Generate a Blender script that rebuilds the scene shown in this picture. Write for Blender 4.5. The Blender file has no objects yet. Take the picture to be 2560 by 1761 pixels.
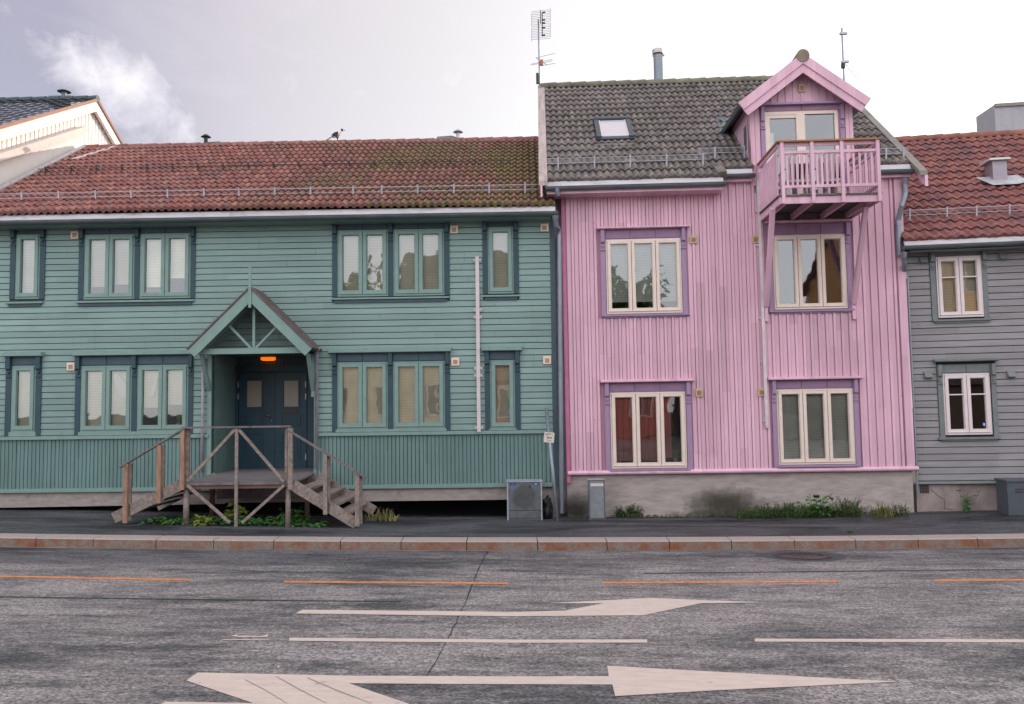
import bpy, math, random
from mathutils import Vector, Matrix
R_ = math.radians
sc = bpy.context.scene
col = sc.collection
# ------------------------------------------------------------------ camera
FPX, TH, RO = 2106.0, 0.0657, 0.0169
CAM = Vector((0, 0, 1.66))
FW = Vector((0, math.cos(TH), math.sin(TH)))
R0 = Vector((1, 0, 0)); U0 = Vector((0, -math.sin(TH), math.cos(TH)))
RT = R0 * math.cos(RO) - U0 * math.sin(RO)
UP = U0 * math.cos(RO) + R0 * math.sin(RO)
cam_d = bpy.data.cameras.new('camera'); cam = bpy.data.objects.new('camera', cam_d); col.objects.link(cam)
cam_d.sensor_width = 36; cam_d.lens = FPX / 2560 * 36; cam_d.clip_end = 2000; cam_d.clip_start = .05
m = Matrix((RT, UP, -FW)).transposed().to_4x4(); m.translation = CAM
cam.matrix_world = m
sc.camera = cam
# ------------------------------------------------------------------ light
SUN = Vector((1.0, 0.9, 0.375)).normalized()
SEL = math.asin(SUN.z); SAZ = math.atan2(SUN.x, SUN.y)
world = bpy.data.worlds.new('World'); sc.world = world; world.use_nodes = True
nt = world.node_tree; nt.nodes.clear()
def wn(t, **k):
    n = nt.nodes.new(t)
    for a, b in k.items():
        if a in n.inputs: n.inputs[a].default_value = b
        else: setattr(n, a, b)
    return n
out = wn('ShaderNodeOutputWorld'); sky = wn('ShaderNodeTexSky', sky_type='NISHITA', sun_disc=False, sun_elevation=SEL, sun_rotation=SAZ, air_density=1.0, dust_density=1.0, ozone_density=1.5)
bg = wn('ShaderNodeBackground'); bg.inputs[1].default_value = 0.05
bg2 = wn('ShaderNodeBackground'); bg2.inputs[1].default_value = 1.0
add = wn('ShaderNodeAddShader')
tc = wn('ShaderNodeTexCoord')
mp = wn('ShaderNodeMapping'); mp.inputs['Scale'].default_value = (1.3, 1.3, 3.2); mp.inputs['Rotation'].default_value = (0, R_(25), 0)
n1 = wn('ShaderNodeTexNoise', noise_dimensions='3D'); n1.inputs['Scale'].default_value = 3.0; n1.inputs['Detail'].default_value = 9; n1.inputs['Roughness'].default_value = .62; n1.inputs['Distortion'].default_value = .5
cr = wn('ShaderNodeValToRGB'); cr.color_ramp.elements[0].position = .50; cr.color_ramp.elements[1].position = .74
cr.color_ramp.elements[0].color = (0, 0, 0, 1); cr.color_ramp.elements[1].color = (1, 1, 1, 1)
L = nt.links.new
L(tc.outputs['Generated'], mp.inputs[0]); L(mp.outputs[0], n1.inputs['Vector']); L(n1.outputs[0], cr.inputs[0])
# one bright wisp of cloud around a fixed direction on the left
def dirpx(x, y):
    return (FW * FPX + RT * (x - 1280) - UP * (y - 880.5)).normalized()
cdir = dirpx(295, 218)
ax_u = (dirpx(420, 330) - dirpx(170, 130)).normalized(); ax_v = cdir.cross(ax_u).normalized()
sub = wn('ShaderNodeVectorMath', operation='SUBTRACT'); sub.inputs[1].default_value = cdir
def axis_(a, sc__):
    d = wn('ShaderNodeVectorMath', operation='DOT_PRODUCT'); d.inputs[1].default_value = a * (1 / sc__); L(sub.outputs[0], d.inputs[0]); return d
dist = wn('ShaderNodeCombineXYZ'); du = axis_(ax_u, 1.0); dv = axis_(ax_v, .55); dw = axis_(cdir, 1.0)
L(du.outputs['Value'], dist.inputs[0]); L(dv.outputs['Value'], dist.inputs[1]); L(dw.outputs['Value'], dist.inputs[2])
dlen = wn('ShaderNodeVectorMath', operation='LENGTH'); L(dist.outputs[0], dlen.inputs[0])
mp2 = wn('ShaderNodeMapping'); L(tc.outputs['Generated'], mp2.inputs[0])
n2 = wn('ShaderNodeTexNoise'); n2.inputs['Scale'].default_value = 11; n2.inputs['Detail'].default_value = 10; n2.inputs['Roughness'].default_value = .62; n2.inputs['Distortion'].default_value = .35
nmp = wn('ShaderNodeVectorMath', operation='MULTIPLY'); nmp.inputs[1].default_value = (1.75, 1.0, 1.0); L(dist.outputs[0], nmp.inputs[0]); L(nmp.outputs[0], n2.inputs['Vector'])
L(tc.outputs['Generated'], sub.inputs[0])
mr = wn('ShaderNodeMapRange'); mr.inputs[1].default_value = 0.0; mr.inputs[2].default_value = .10; mr.inputs[3].default_value = 1.0; mr.inputs[4].default_value = 0.0; mr.clamp = True
L(dlen.outputs['Value'], mr.inputs[0])
mm = wn('ShaderNodeMath', operation='MULTIPLY_ADD'); L(n2.outputs[0], mm.inputs[0]); mm.inputs[1].default_value = 2.0
L(mr.outputs[0], mm.inputs[2])
mr2 = wn('ShaderNodeMapRange'); mr2.inputs[1].default_value = 1.22; mr2.inputs[2].default_value = 1.95; L(mm.outputs[0], mr2.inputs[0])
mx = wn('ShaderNodeMath', operation='MAXIMUM'); L(mr2.outputs[0], mx.inputs[0])
sm = wn('ShaderNodeMath', operation='MULTIPLY'); L(cr.outputs[0], sm.inputs[0]); sm.inputs[1].default_value = .22
L(sm.outputs[0], mx.inputs[1])
# thin high veil, brighter towards the sun
dt = wn('ShaderNodeVectorMath', operation='DOT_PRODUCT'); L(tc.outputs['Generated'], dt.inputs[0]); dt.inputs[1].default_value = SUN
veil = wn('ShaderNodeValToRGB')
for i_, (pos, c_) in enumerate(((.31, (.30, .262, .305)), (.47, (.475, .41, .405)), (.66, (.60, .54, .495)), (.80, (.73, .67, .62)), (.97, (1.0, .92, .85)))):
    e_ = veil.color_ramp.elements[i_] if i_ < 2 else veil.color_ramp.elements.new(pos)
    e_.position = pos; e_.color = (*c_, 1)
L(dt.outputs['Value'], veil.inputs[0])
cl = wn('ShaderNodeMix', data_type='RGBA'); cl.inputs[7].default_value = (.72, .655, .65, 1)
L(mx.outputs[0], cl.inputs[0]); L(veil.outputs[0], cl.inputs[6])
# unseen brighter sky overhead and behind the viewer, added to fill shaded fronts
sepw = wn('ShaderNodeSeparateXYZ'); L(tc.outputs['Generated'], sepw.inputs[0])
bk = wn('ShaderNodeMapRange', interpolation_type='SMOOTHSTEP'); bk.inputs[1].default_value = .25; bk.inputs[2].default_value = -.55; bk.inputs[3].default_value = 0; bk.inputs[4].default_value = 1; L(sepw.outputs[1], bk.inputs[0])
bn = wn('ShaderNodeMapRange'); bn.inputs[1].default_value = .3; bn.inputs[2].default_value = .7; bn.inputs[3].default_value = .65; bn.inputs[4].default_value = 1.25; L(n1.outputs[0], bn.inputs[0])
bb_ = wn('ShaderNodeMix', data_type='RGBA'); bb_.inputs[7].default_value = (1.38, 1.32, 1.34, 1); L(bk.outputs[0], bb_.inputs[0]); L(cl.outputs[2], bb_.inputs[6])
L(bb_.outputs[2], bg2.inputs[0]); L(sky.outputs[0], bg.inputs[0]); L(bg.outputs[0], add.inputs[0]); L(bg2.outputs[0], add.inputs[1]); L(add.outputs[0], out.inputs[0])
sd = bpy.data.lights.new('sun', 'SUN'); sd.energy = 2.3; sd.angle = R_(0.6); sd.color = (1.0, .84, .72)
so = bpy.data.objects.new('sun', sd); col.objects.link(so); so.rotation_euler = (-SUN).to_track_quat('-Z', 'Y').to_euler(); so.location = (30, 30, 30)
sc.view_settings.view_transform = 'Standard'; sc.view_settings.look = 'None'; sc.view_settings.exposure = 0.38; sc.view_settings.gamma = 1
sc.cycles.max_bounces = 6; sc.cycles.transparent_max_bounces = 12; sc.cycles.caustics_reflective = False

# ------------------------------------------------------------------ helpers
def ray(x, y):
    return (FW * FPX + RT * (x - 1280) - UP * (y - 880.5)).normalized()
class Frame:
    def __init__(s, O, yaw, tilt=0.0):
        s.O = O
        h = Vector((math.cos(yaw), -math.sin(yaw), 0)); v = Vector((0, 0, 1))
        h2 = h * math.cos(tilt) - v * math.sin(tilt); v2 = v * math.cos(tilt) + h * math.sin(tilt)
        s.h, s.v = h2, v2; s.y = s.v.cross(s.h)
        s.M = Matrix((s.h, s.y, s.v)).transposed().to_4x4(); s.M.translation = O
        s.I = s.M.inverted()
    def at(s, px, py, y=0.0):
        o = s.I @ CAM; d = s.I.to_3x3() @ ray(px, py)
        t = (y - o.y) / d.y; p = o + d * t
        return p.x, p.z
    def atx(s, px, py, x=0.0):
        o = s.I @ CAM; d = s.I.to_3x3() @ ray(px, py)
        t = (x - o.x) / d.x; p = o + d * t
        return p.y, p.z
    def rect(s, xl, yt, xr, yb, y=0.0):
        mx_, my_ = (xl + xr) / 2, (yt + yb) / 2
        return s.at(xl, my_, y)[0], s.at(xr, my_, y)[0], s.at(mx_, yb, y)[1], s.at(mx_, yt, y)[1]
    def g(s, x, y):          # ground height in local coords
        w = s.M @ Vector((x, y, 0)); w.z = gz(w.x, w.y); return (s.I @ w).z

def mat(name, color, rough=.7, spec=.3, metal=0.0, var=.12, scale=6.0, bump=0.0, bscale=40.0, stretch=(1, 1, 1), dirt=None, dscale=1.2, dpos=(.55, .75)):
    m = bpy.data.materials.new(name); m.use_nodes = True; t = m.node_tree; b = t.nodes['Principled BSDF']; K = t.links.new
    b.inputs['Roughness'].default_value = rough; b.inputs['Metallic'].default_value = metal; b.inputs['Specular IOR Level'].default_value = spec
    c = t.nodes.new('ShaderNodeTexCoord'); mp = t.nodes.new('ShaderNodeMapping'); mp.inputs['Scale'].default_value = stretch; K(c.outputs['Object'], mp.inputs[0])
    n = t.nodes.new('ShaderNodeTexNoise'); n.inputs['Scale'].default_value = scale; n.inputs['Detail'].default_value = 6; n.inputs['Roughness'].default_value = .6; K(mp.outputs[0], n.inputs['Vector'])
    mr = t.nodes.new('ShaderNodeMapRange'); mr.inputs[1].default_value = .3; mr.inputs[2].default_value = .7; mr.inputs[3].default_value = 1 - var; mr.inputs[4].default_value = 1 + var; K(n.outputs[0], mr.inputs[0])
    mu = t.nodes.new('ShaderNodeMix'); mu.data_type = 'RGBA'; mu.blend_type = 'MULTIPLY'; mu.inputs[0].default_value = 1; mu.inputs[6].default_value = (*color, 1)
    K(mr.outputs[0], mu.inputs[7]); last = mu.outputs[2]
    if dirt:
        n3 = t.nodes.new('ShaderNodeTexNoise'); n3.inputs['Scale'].default_value = dscale; n3.inputs['Detail'].default_value = 8; n3.inputs['Roughness'].default_value = .7; K(c.outputs['Object'], n3.inputs['Vector'])
        r3 = t.nodes.new('ShaderNodeMapRange'); r3.inputs[1].default_value = dpos[0]; r3.inputs[2].default_value = dpos[1]; K(n3.outputs[0], r3.inputs[0])
        m3 = t.nodes.new('ShaderNodeMix'); m3.data_type = 'RGBA'; m3.inputs[7].default_value = (*dirt, 1); K(r3.outputs[0], m3.inputs[0]); K(last, m3.inputs[6]); last = m3.outputs[2]
    K(last, b.inputs['Base Color'])
    if bump:
        n4 = t.nodes.new('ShaderNodeTexNoise'); n4.inputs['Scale'].default_value = bscale; n4.inputs['Detail'].default_value = 5; K(mp.outputs[0], n4.inputs['Vector'])
        bp = t.nodes.new('ShaderNodeBump'); bp.inputs['Strength'].default_value = bump; bp.inputs['Distance'].default_value = .01; K(n4.outputs[0], bp.inputs['Height']); K(bp.outputs[0], b.inputs['Normal'])
    return m
def emis(name, color, s):
    m = mat(name, color); b = m.node_tree.nodes['Principled BSDF']; b.inputs['Emission Color'].default_value = (*color, 1); b.inputs['Emission Strength'].default_value = s; return m

class MB:
    def __init__(s): s.v = []; s.f = []
    def add(s, vs, fs):
        n = len(s.v); s.v += [tuple(p) for p in vs]; s.f += [tuple(i + n for i in f) for f in fs]; return s
    def box(s, x0, x1, y0, y1, z0, z1):
        if x0 > x1: x0, x1 = x1, x0
        if y0 > y1: y0, y1 = y1, y0
        if z0 > z1: z0, z1 = z1, z0
        return s.add([(x0, y0, z0), (x1, y0, z0), (x1, y1, z0), (x0, y1, z0), (x0, y0, z1), (x1, y0, z1), (x1, y1, z1), (x0, y1, z1)],
                     [(0, 3, 2, 1), (4, 5, 6, 7), (0, 1, 5, 4), (1, 2, 6, 5), (2, 3, 7, 6), (3, 0, 4, 7)])
    def hexa(s, a):
        return s.add(a, [(0, 3, 2, 1), (4, 5, 6, 7), (0, 1, 5, 4), (1, 2, 6, 5), (2, 3, 7, 6), (3, 0, 4, 7)])
    def bar(s, p, q, w, h, side=None):   # box from p to q; w across 'side', h across the other
        p, q = Vector(p), Vector(q); d = (q - p).normalized()
        if side is None: side = Vector((0, 1, 0)) if abs(d.y) < .9 else Vector((1, 0, 0))
        a = (Vector(side) - d * d.dot(Vector(side))).normalized(); b = d.cross(a)
        a = a * w / 2; b = b * h / 2
        return s.hexa([p - a - b, p + a - b, p + a + b, p - a + b, q - a - b, q + a - b, q + a + b, q - a + b])
    def tube(s, pts, r, n=10, caps=True):
        pts = [Vector(p) for p in pts]; rings = []
        for i, p in enumerate(pts):
            d = (pts[min(i + 1, len(pts) - 1)] - pts[max(i - 1, 0)]).normalized()
            ref = Vector((0, 0, 1)) if abs(d.z) < .9 else Vector((1, 0, 0))
            a = d.cross(ref).normalized(); b = d.cross(a)
            rr = r[i] if isinstance(r, (list, tuple)) else r
            rings.append([p + (a * math.cos(2 * math.pi * k / n) + b * math.sin(2 * math.pi * k / n)) * rr for k in range(n)])
        vs = [q for g in rings for q in g]; fs = []
        for i in range(len(pts) - 1):
            for k in range(n):
                fs.append((i * n + k, i * n + (k + 1) % n, (i + 1) * n + (k + 1) % n, (i + 1) * n + k))
        if caps: fs.append(tuple(range(n))[::-1]); fs.append(tuple(range((len(pts) - 1) * n, len(pts) * n)))
        return s.add(vs, fs)
    def prism(s, poly, y0, y1):          # poly of (x,z), extruded along y
        n = len(poly); vs = [(x, y0, z) for x, z in poly] + [(x, y1, z) for x, z in poly]
        fs = [tuple(range(n)), tuple(range(n, 2 * n))[::-1]] + [(i, i + n, (i + 1) % n + n, (i + 1) % n) for i in range(n)]
        return s.add(vs, fs)
    def prismx(s, poly, x0, x1):         # poly of (y,z), extruded along x
        n = len(poly); vs = [(x0, y, z) for y, z in poly] + [(x1, y, z) for y, z in poly]
        fs = [tuple(range(n)), tuple(range(n, 2 * n))[::-1]] + [(i, i + n, (i + 1) % n + n, (i + 1) % n) for i in range(n)]
        return s.add(vs, fs)
    def quad(s, a, b, c, d): return s.add([a, b, c, d], [(0, 1, 2, 3)])
    def build(s, name, m, parent=None, smooth=False, off=(0, 0, 0), M=None, bevel=0):
        me = bpy.data.meshes.new(name)
        me.from_pydata([(x - off[0], y - off[1], z - off[2]) for x, y, z in s.v], [], s.f); me.update()
        import bmesh
        b = bmesh.new(); b.from_mesh(me); bmesh.ops.recalc_face_normals(b, faces=b.faces); b.to_mesh(me); b.free()
        if smooth:
            for p in me.polygons: p.use_smooth = True
        me.materials.append(m)
        o = bpy.data.objects.new(name, me); col.objects.link(o)
        if parent: o.parent = parent
        if M is not None: o.matrix_world = M
        if bevel:
            md = o.modifiers.new('b', 'BEVEL'); md.width = bevel; md.segments = 2; md.limit_method = 'ANGLE'
        return o
def tag(o, label, cat, group=None, kind=None):
    if label: o['label'] = label
    if cat: o['category'] = cat
    if group: o['group'] = group
    if kind: o['kind'] = kind
    return o
def thing(name, label, cat, M=None, off=(0, 0, 0), group=None):
    o = bpy.data.objects.new(name, None); o.empty_display_size = .2; col.objects.link(o)
    o.matrix_world = (M if M is not None else Matrix()) @ Matrix.Translation(off)
    return tag(o, label, cat, group)
def structure(name, mb, m, smooth=False):
    o = mb.build(name, m, smooth=smooth); o['kind'] = 'structure'; return o

# ------------------------------------------------------------------ ground heights
def lerp(a, b, t): return a + (b - a) * t
def interp(tab, x):
    if x <= tab[0][0]: return tab[0][1]
    for (a, b), (c, d) in zip(tab, tab[1:]):
        if x <= c: return lerp(b, d, (x - a) / (c - a))
    return tab[-1][1]
# road plane through three image-plane points of the vanishing line
def plane_pt(x, D): return CAM + RT * x - UP * (1.66 + .1142 * D) + FW * D
_a, _b, _c = plane_pt(0, 6), plane_pt(5, 6), plane_pt(0, 16)
_n = (_b - _a).cross(_c - _a).normalized()
def zplane(x, y):
    yy = max(y, -1.0)
    x = max(-40, min(40, x))
    z = _a.z - ((x - _a.x) * _n.x + (yy - _a.y) * _n.y) / _n.z
    t = max(0, min(1, (y - 6) / 6)); xx = max(-14, min(14, x))
    return z + .0009 * xx * xx * t
YK = 13.83     # kerb face
BASE = [(-30, .05), (-10.9, .09), (-8.3, .12), (-5.7, .085), (-3.6, .045), (0.1, .06), (2, .075), (5.7, .08), (9.7, .165), (30, .2)]
YW = 17.6
def gz(x, y):
    if y <= YK: return zplane(x, y)
    t = min(1.0, (y - YK - .35) / (YW - YK - .35)); t = max(0, t)
    return zplane(x, min(y, 19)) + .155 + interp(BASE, x) * t
def road_at(px, py):
    o = CAM; d = ray(px, py); t = 3.0
    for _ in range(40):
        p = o + d * t
        e = p.z - zplane(p.x, p.y)
        t += e * 3.5 if abs(e) > 1e-4 else 0
    return o + d * t
def ground_hit(px, py):
    d = ray(px, py); t = 3.0; dt = .02
    while t < 60:
        p = CAM + d * t
        if p.z <= gz(p.x, p.y): return p
        t += dt
    return CAM + d * t

# ------------------------------------------------------------------ materials
def siding_mat(name, color, axis, var=.16, pitch=.1305, z0=0.0):
    m = mat(name, color, rough=.62, spec=.25, var=var * .55, scale=3.0, stretch=((.5, 1, 9) if axis == 'x' else (9, 1, .5)), bump=.25, bscale=30, dirt=tuple(c * .7 for c in color), dscale=1.1, dpos=(.58, .95))
    t = m.node_tree; b = t.nodes['Principled BSDF']; K = t.links.new; src = b.inputs['Base Color'].links[0].from_socket
    c = t.nodes.new('ShaderNodeTexCoord'); sp = t.nodes.new('ShaderNodeSeparateXYZ'); K(c.outputs['Object'], sp.inputs[0])
    sb_ = t.nodes.new('ShaderNodeMath'); sb_.operation = 'SUBTRACT'; sb_.inputs[1].default_value = z0; K(sp.outputs[2 if axis == 'x' else 0], sb_.inputs[0])
    dv_ = t.nodes.new('ShaderNodeMath'); dv_.operation = 'DIVIDE'; dv_.inputs[1].default_value = pitch; K(sb_.outputs[0], dv_.inputs[0])
    fl = t.nodes.new('ShaderNodeMath'); fl.operation = 'FLOOR'; K(dv_.outputs[0], fl.inputs[0])
    l2 = t.nodes.new('ShaderNodeMath'); l2.operation = 'MULTIPLY'; l2.inputs[1].default_value = .27 if axis == 'x' else .45; K(sp.outputs[0 if axis == 'x' else 2], l2.inputs[0])
    w2 = t.nodes.new('ShaderNodeTexWhiteNoise'); w2.noise_dimensions = '1D'; K(fl.outputs[0], w2.inputs['W'])
    l3 = t.nodes.new('ShaderNodeMath'); l3.operation = 'MULTIPLY_ADD'; l3.inputs[1].default_value = 7; K(w2.outputs[0], l3.inputs[0]); K(l2.outputs[0], l3.inputs[2])
    f2 = t.nodes.new('ShaderNodeMath'); f2.operation = 'FLOOR'; K(l3.outputs[0], f2.inputs[0])
    cb_ = t.nodes.new('ShaderNodeCombineXYZ'); K(fl.outputs[0], cb_.inputs[0]); K(f2.outputs[0], cb_.inputs[1])
    w3 = t.nodes.new('ShaderNodeTexWhiteNoise'); w3.noise_dimensions = '2D'; K(cb_.outputs[0], w3.inputs['Vector'])
    mr = t.nodes.new('ShaderNodeMapRange'); mr.inputs[3].default_value = .90; mr.inputs[4].default_value = 1.09; K(w3.outputs[0], mr.inputs[0])
    # slow fading plus run-off streaks of old paint
    ns = t.nodes.new('ShaderNodeTexNoise'); ns.inputs['Scale'].default_value = .45; ns.inputs['Detail'].default_value = 3; K(c.outputs['Object'], ns.inputs['Vector'])
    m3 = t.nodes.new('ShaderNodeMapRange'); m3.inputs[1].default_value = .3; m3.inputs[2].default_value = .7; m3.inputs[3].default_value = .90; m3.inputs[4].default_value = 1.10; K(ns.outputs[0], m3.inputs[0])
    mp = t.nodes.new('ShaderNodeMapping'); mp.inputs['Scale'].default_value = (7, 1, .35); K(c.outputs['Object'], mp.inputs[0])
    n5 = t.nodes.new('ShaderNodeTexNoise'); n5.inputs['Scale'].default_value = 1.3; n5.inputs['Detail'].default_value = 5; n5.inputs['Roughness'].default_value = .7; K(mp.outputs[0], n5.inputs['Vector'])
    m5 = t.nodes.new('ShaderNodeMapRange'); m5.inputs[1].default_value = .58; m5.inputs[2].default_value = .8; m5.inputs[3].default_value = 1.0; m5.inputs[4].default_value = .88; K(n5.outputs[0], m5.inputs[0])
    # small knots and chips
    vo = t.nodes.new('ShaderNodeTexVoronoi'); vo.inputs['Scale'].default_value = 3.2; K(c.outputs['Object'], vo.inputs['Vector'])
    m6 = t.nodes.new('ShaderNodeMapRange'); m6.inputs[1].default_value = .03; m6.inputs[2].default_value = .06; m6.inputs[3].default_value = .62; m6.inputs[4].default_value = 1.0; K(vo.outputs['Distance'], m6.inputs[0])
    a1 = t.nodes.new('ShaderNodeMath'); a1.operation = 'MULTIPLY'; K(mr.outputs[0], a1.inputs[0]); K(m3.outputs[0], a1.inputs[1])
    a2 = t.nodes.new('ShaderNodeMath'); a2.operation = 'MULTIPLY'; K(a1.outputs[0], a2.inputs[0]); K(m5.outputs[0], a2.inputs[1])
    a3 = t.nodes.new('ShaderNodeMath'); a3.operation = 'MULTIPLY'; K(a2.outputs[0], a3.inputs[0]); K(m6.outputs[0], a3.inputs[1])
    mu = t.nodes.new('ShaderNodeMix'); mu.data_type = 'RGBA'; mu.blend_type = 'MULTIPLY'; mu.inputs[0].default_value = 1; K(src, mu.inputs[6]); K(a3.outputs[0], mu.inputs[7]); K(mu.outputs[2], b.inputs['Base Color'])
    return m
M = {}
M['green'] = siding_mat('green_paint', (.225, .335, .315), 'x')
M['green_shaded'] = siding_mat('green_paint_shaded', (.145, .24, .23), 'z', pitch=.083)  # wall green darkened in colour for the weaker light low on the front
M['green_sash'] = mat('green_sash_paint', (.20, .31, .285), rough=.45, var=.07)
M['teal'] = mat('dark_teal_paint', (.037, .074, .095), rough=.55, var=.12, scale=4, bump=.1)
M['teal_board'] = mat('slate_board_paint', (.06, .10, .125), rough=.55, var=.1)
M['door'] = mat('door_paint', (.03, .07, .10), rough=.4, var=.12, scale=3)
M['pink'] = siding_mat('pink_paint', (.68, .44, .54), 'z', var=.12, pitch=.159)
M['purple'] = mat('purple_paint', (.34, .235, .37), rough=.55, var=.1, stretch=(6, 1, .8), bump=.1)
M['purple_board'] = mat('purple_board_paint', (.29, .18, .29), rough=.55, var=.1)
M['cream'] = mat('cream_sash_paint', (.74, .63, .56), rough=.4, var=.05)
M['grey'] = siding_mat('grey_paint', (.27, .265, .275), 'x', var=.22)
M['greytrim'] = mat('grey_trim_paint', (.175, .20, .205), rough=.5, var=.12)
M['white_sash'] = mat('white_sash_paint', (.72, .64, .64), rough=.4, var=.05)
M['white'] = mat('white_render', (.82, .78, .74), rough=.7, var=.05, scale=2)
M['whiteboard'] = mat('white_board', (.84, .79, .75), rough=.6, var=.05)
M['zinc'] = mat('zinc_fascia', (.52, .50, .53), rough=.55, metal=.2, var=.14, scale=3, stretch=(1, 1, 5), dirt=(.3, .3, .34), dscale=3)
M['gutter'] = mat('gutter_metal', (.14, .17, .185), rough=.45, metal=.5, var=.22, scale=2, stretch=(1, 4, 4))
M['pipe'] = mat('downspout_metal', (.25, .29, .34), rough=.4, metal=.5, var=.2, scale=3, stretch=(4, 4, 1))
M['lilac'] = mat('old_lilac_pipe', (.33, .31, .37), rough=.6, var=.25, scale=9, stretch=(3, 3, 1), dirt=(.5, .47, .5), dscale=8)
M['galv'] = mat('galvanised_steel', (.42, .44, .50), rough=.45, metal=.4, var=.15)
M['darkmetal'] = mat('dark_metal', (.03, .035, .04), rough=.5, var=.1)
M['concrete'] = mat('concrete', (.34, .30, .285), rough=.9, var=.2, scale=5, stretch=(1, 1, 2.5), bump=.5, bscale=14, dirt=(.12, .115, .105), dscale=2.2, dpos=(.58, .8))
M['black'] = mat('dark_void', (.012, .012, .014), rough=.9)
M['wood'] = mat('weathered_wood', (.27, .225, .20), rough=.8, var=.35, scale=5, stretch=(3, 3, 3), bump=.5, bscale=30, dirt=(.11, .09, .085), dscale=4, dpos=(.5, .8))
M['wood_dark'] = mat('dark_weathered_wood', (.17, .145, .15), rough=.75, var=.3, scale=6, bump=.4, dirt=(.05, .045, .05), dscale=5)
M['wood_new'] = mat('orange_brown_wood', (.33, .20, .14), rough=.75, var=.35, scale=4, stretch=(5, 5, .8), bump=.4, dirt=(.15, .1, .09), dscale=4)
M['handrail'] = mat('oiled_rail', (.36, .17, .07), rough=.5, var=.25, scale=6)
M['vent'] = mat('vent_plastic', (.78, .62, .50), rough=.5, var=.04)
M['vent_dark'] = mat('vent_slots', (.16, .08, .05), rough=.7)
M['vent_y'] = mat('old_yellow_vent', (.5, .38, .24), rough=.5, var=.08)
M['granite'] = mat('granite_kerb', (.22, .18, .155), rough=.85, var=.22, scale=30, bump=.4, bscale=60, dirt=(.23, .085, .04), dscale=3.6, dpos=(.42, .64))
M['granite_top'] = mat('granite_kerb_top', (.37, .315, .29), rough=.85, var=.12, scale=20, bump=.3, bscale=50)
M['orange_glow'] = emis('porch_lamp_glow', (1.0, .20, .005), .75)
M['brass'] = mat('brass', (.55, .42, .24), rough=.3, metal=.9)
M['whiteplastic'] = mat('white_plastic', (.62, .55, .57), rough=.4)
M['interior'] = mat('room_dark', (.075, .07, .07), rough=.9)
M['blind'] = None
M['curtain_red'] = mat('red_curtain', (.33, .115, .11), rough=.9, var=.35, scale=6, stretch=(9, 1, .3))
M['frost'] = mat('frosted_glass', (.34, .31, .26), rough=.35, spec=.5, var=.18, scale=90, bump=.3, bscale=90)
M['leaf'] = mat('leaf_green', (.055, .15, .035), rough=.5, var=.5, scale=4)
M['leaf_y'] = mat('leaf_yellow', (.16, .21, .045), rough=.5, var=.4, scale=5)
M['leaf_d'] = mat('leaf_dark', (.06, .10, .03), rough=.6, var=.5, scale=4)
M['grass'] = mat('dry_grass', (.20, .19, .07), rough=.7, var=.5, scale=5)
M['bluepl'] = mat('blue_plate', (.02, .10, .38), rough=.4)
M['paint_w'] = mat('road_paint_white', (.63, .53, .475), rough=.75, var=.10, scale=6, stretch=(1, 3, 1), bump=.3, bscale=80, dirt=(.30, .27, .26), dscale=7, dpos=(.62, .72))
M['paint_o'] = mat('road_paint_orange', (.68, .25, .085), rough=.75, var=.2, scale=8, dirt=(.22, .17, .15), dscale=9, dpos=(.52, .66))
M['signw'] = mat('sign_white', (.66, .58, .53), rough=.5, var=.06)
M['ink'] = mat('dark_ink', (.06, .05, .06), rough=.6)
M['cabinet'] = mat('cabinet_steel', (.15, .175, .195), rough=.5, metal=.35, var=.25, scale=3, dirt=(.10, .10, .10), dscale=2.2, dpos=(.45, .7))
M['cab_dark'] = mat('cabinet_grey_paint', (.085, .10, .12), rough=.5, var=.1)
M['foil'] = mat('black_bag', (.015, .016, .02), rough=.35, var=.3)

def stripes(name, color, dark, pitch, axis='z', rough=.6, duty=.5, amb=0):
    m = bpy.data.materials.new(name); m.use_nodes = True; t = m.node_tree; b = t.nodes['Principled BSDF']; K = t.links.new
    c = t.nodes.new('ShaderNodeTexCoord'); sp = t.nodes.new('ShaderNodeSeparateXYZ'); K(c.outputs['Object'], sp.inputs[0])
    mu = t.nodes.new('ShaderNodeMath'); mu.operation = 'MULTIPLY'; mu.inputs[1].default_value = 1 / pitch; K(sp.outputs['XYZ'.index(axis.upper())], mu.inputs[0])
    fr = t.nodes.new('ShaderNodeMath'); fr.operation = 'FRACT'; K(mu.outputs[0], fr.inputs[0])
    r = t.nodes.new('ShaderNodeValToRGB'); r.color_ramp.elements[0].color = (*dark, 1); r.color_ramp.elements[1].color = (*color, 1); r.color_ramp.elements[1].position = duty
    K(fr.outputs[0], r.inputs[0])
    n = t.nodes.new('ShaderNodeTexNoise'); n.inputs['Scale'].default_value = 2.5; K(c.outputs['Object'], n.inputs['Vector'])
    mr = t.nodes.new('ShaderNodeMapRange'); mr.inputs[1].default_value = .3; mr.inputs[2].default_value = .7; mr.inputs[3].default_value = .85; mr.inputs[4].default_value = 1.08; K(n.outputs[0], mr.inputs[0])
    mx = t.nodes.new('ShaderNodeMix'); mx.data_type = 'RGBA'; mx.blend_type = 'MULTIPLY'; mx.inputs[0].default_value = 1; K(r.outputs[0], mx.inputs[6]); K(mr.outputs[0], mx.inputs[7])
    K(mx.outputs[2], b.inputs['Base Color']); b.inputs['Roughness'].default_value = rough
    return m
M['blind'] = stripes('venetian_blind', (.80, .72, .54), (.46, .41, .30), .034)
M['blind_w'] = stripes('pale_blind', (.62, .62, .56), (.30, .32, .31), .034)
M['deckboards'] = stripes('deck_boards', (.16, .14, .145), (.03, .03, .03), .12, axis='x', duty=.12)

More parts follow.
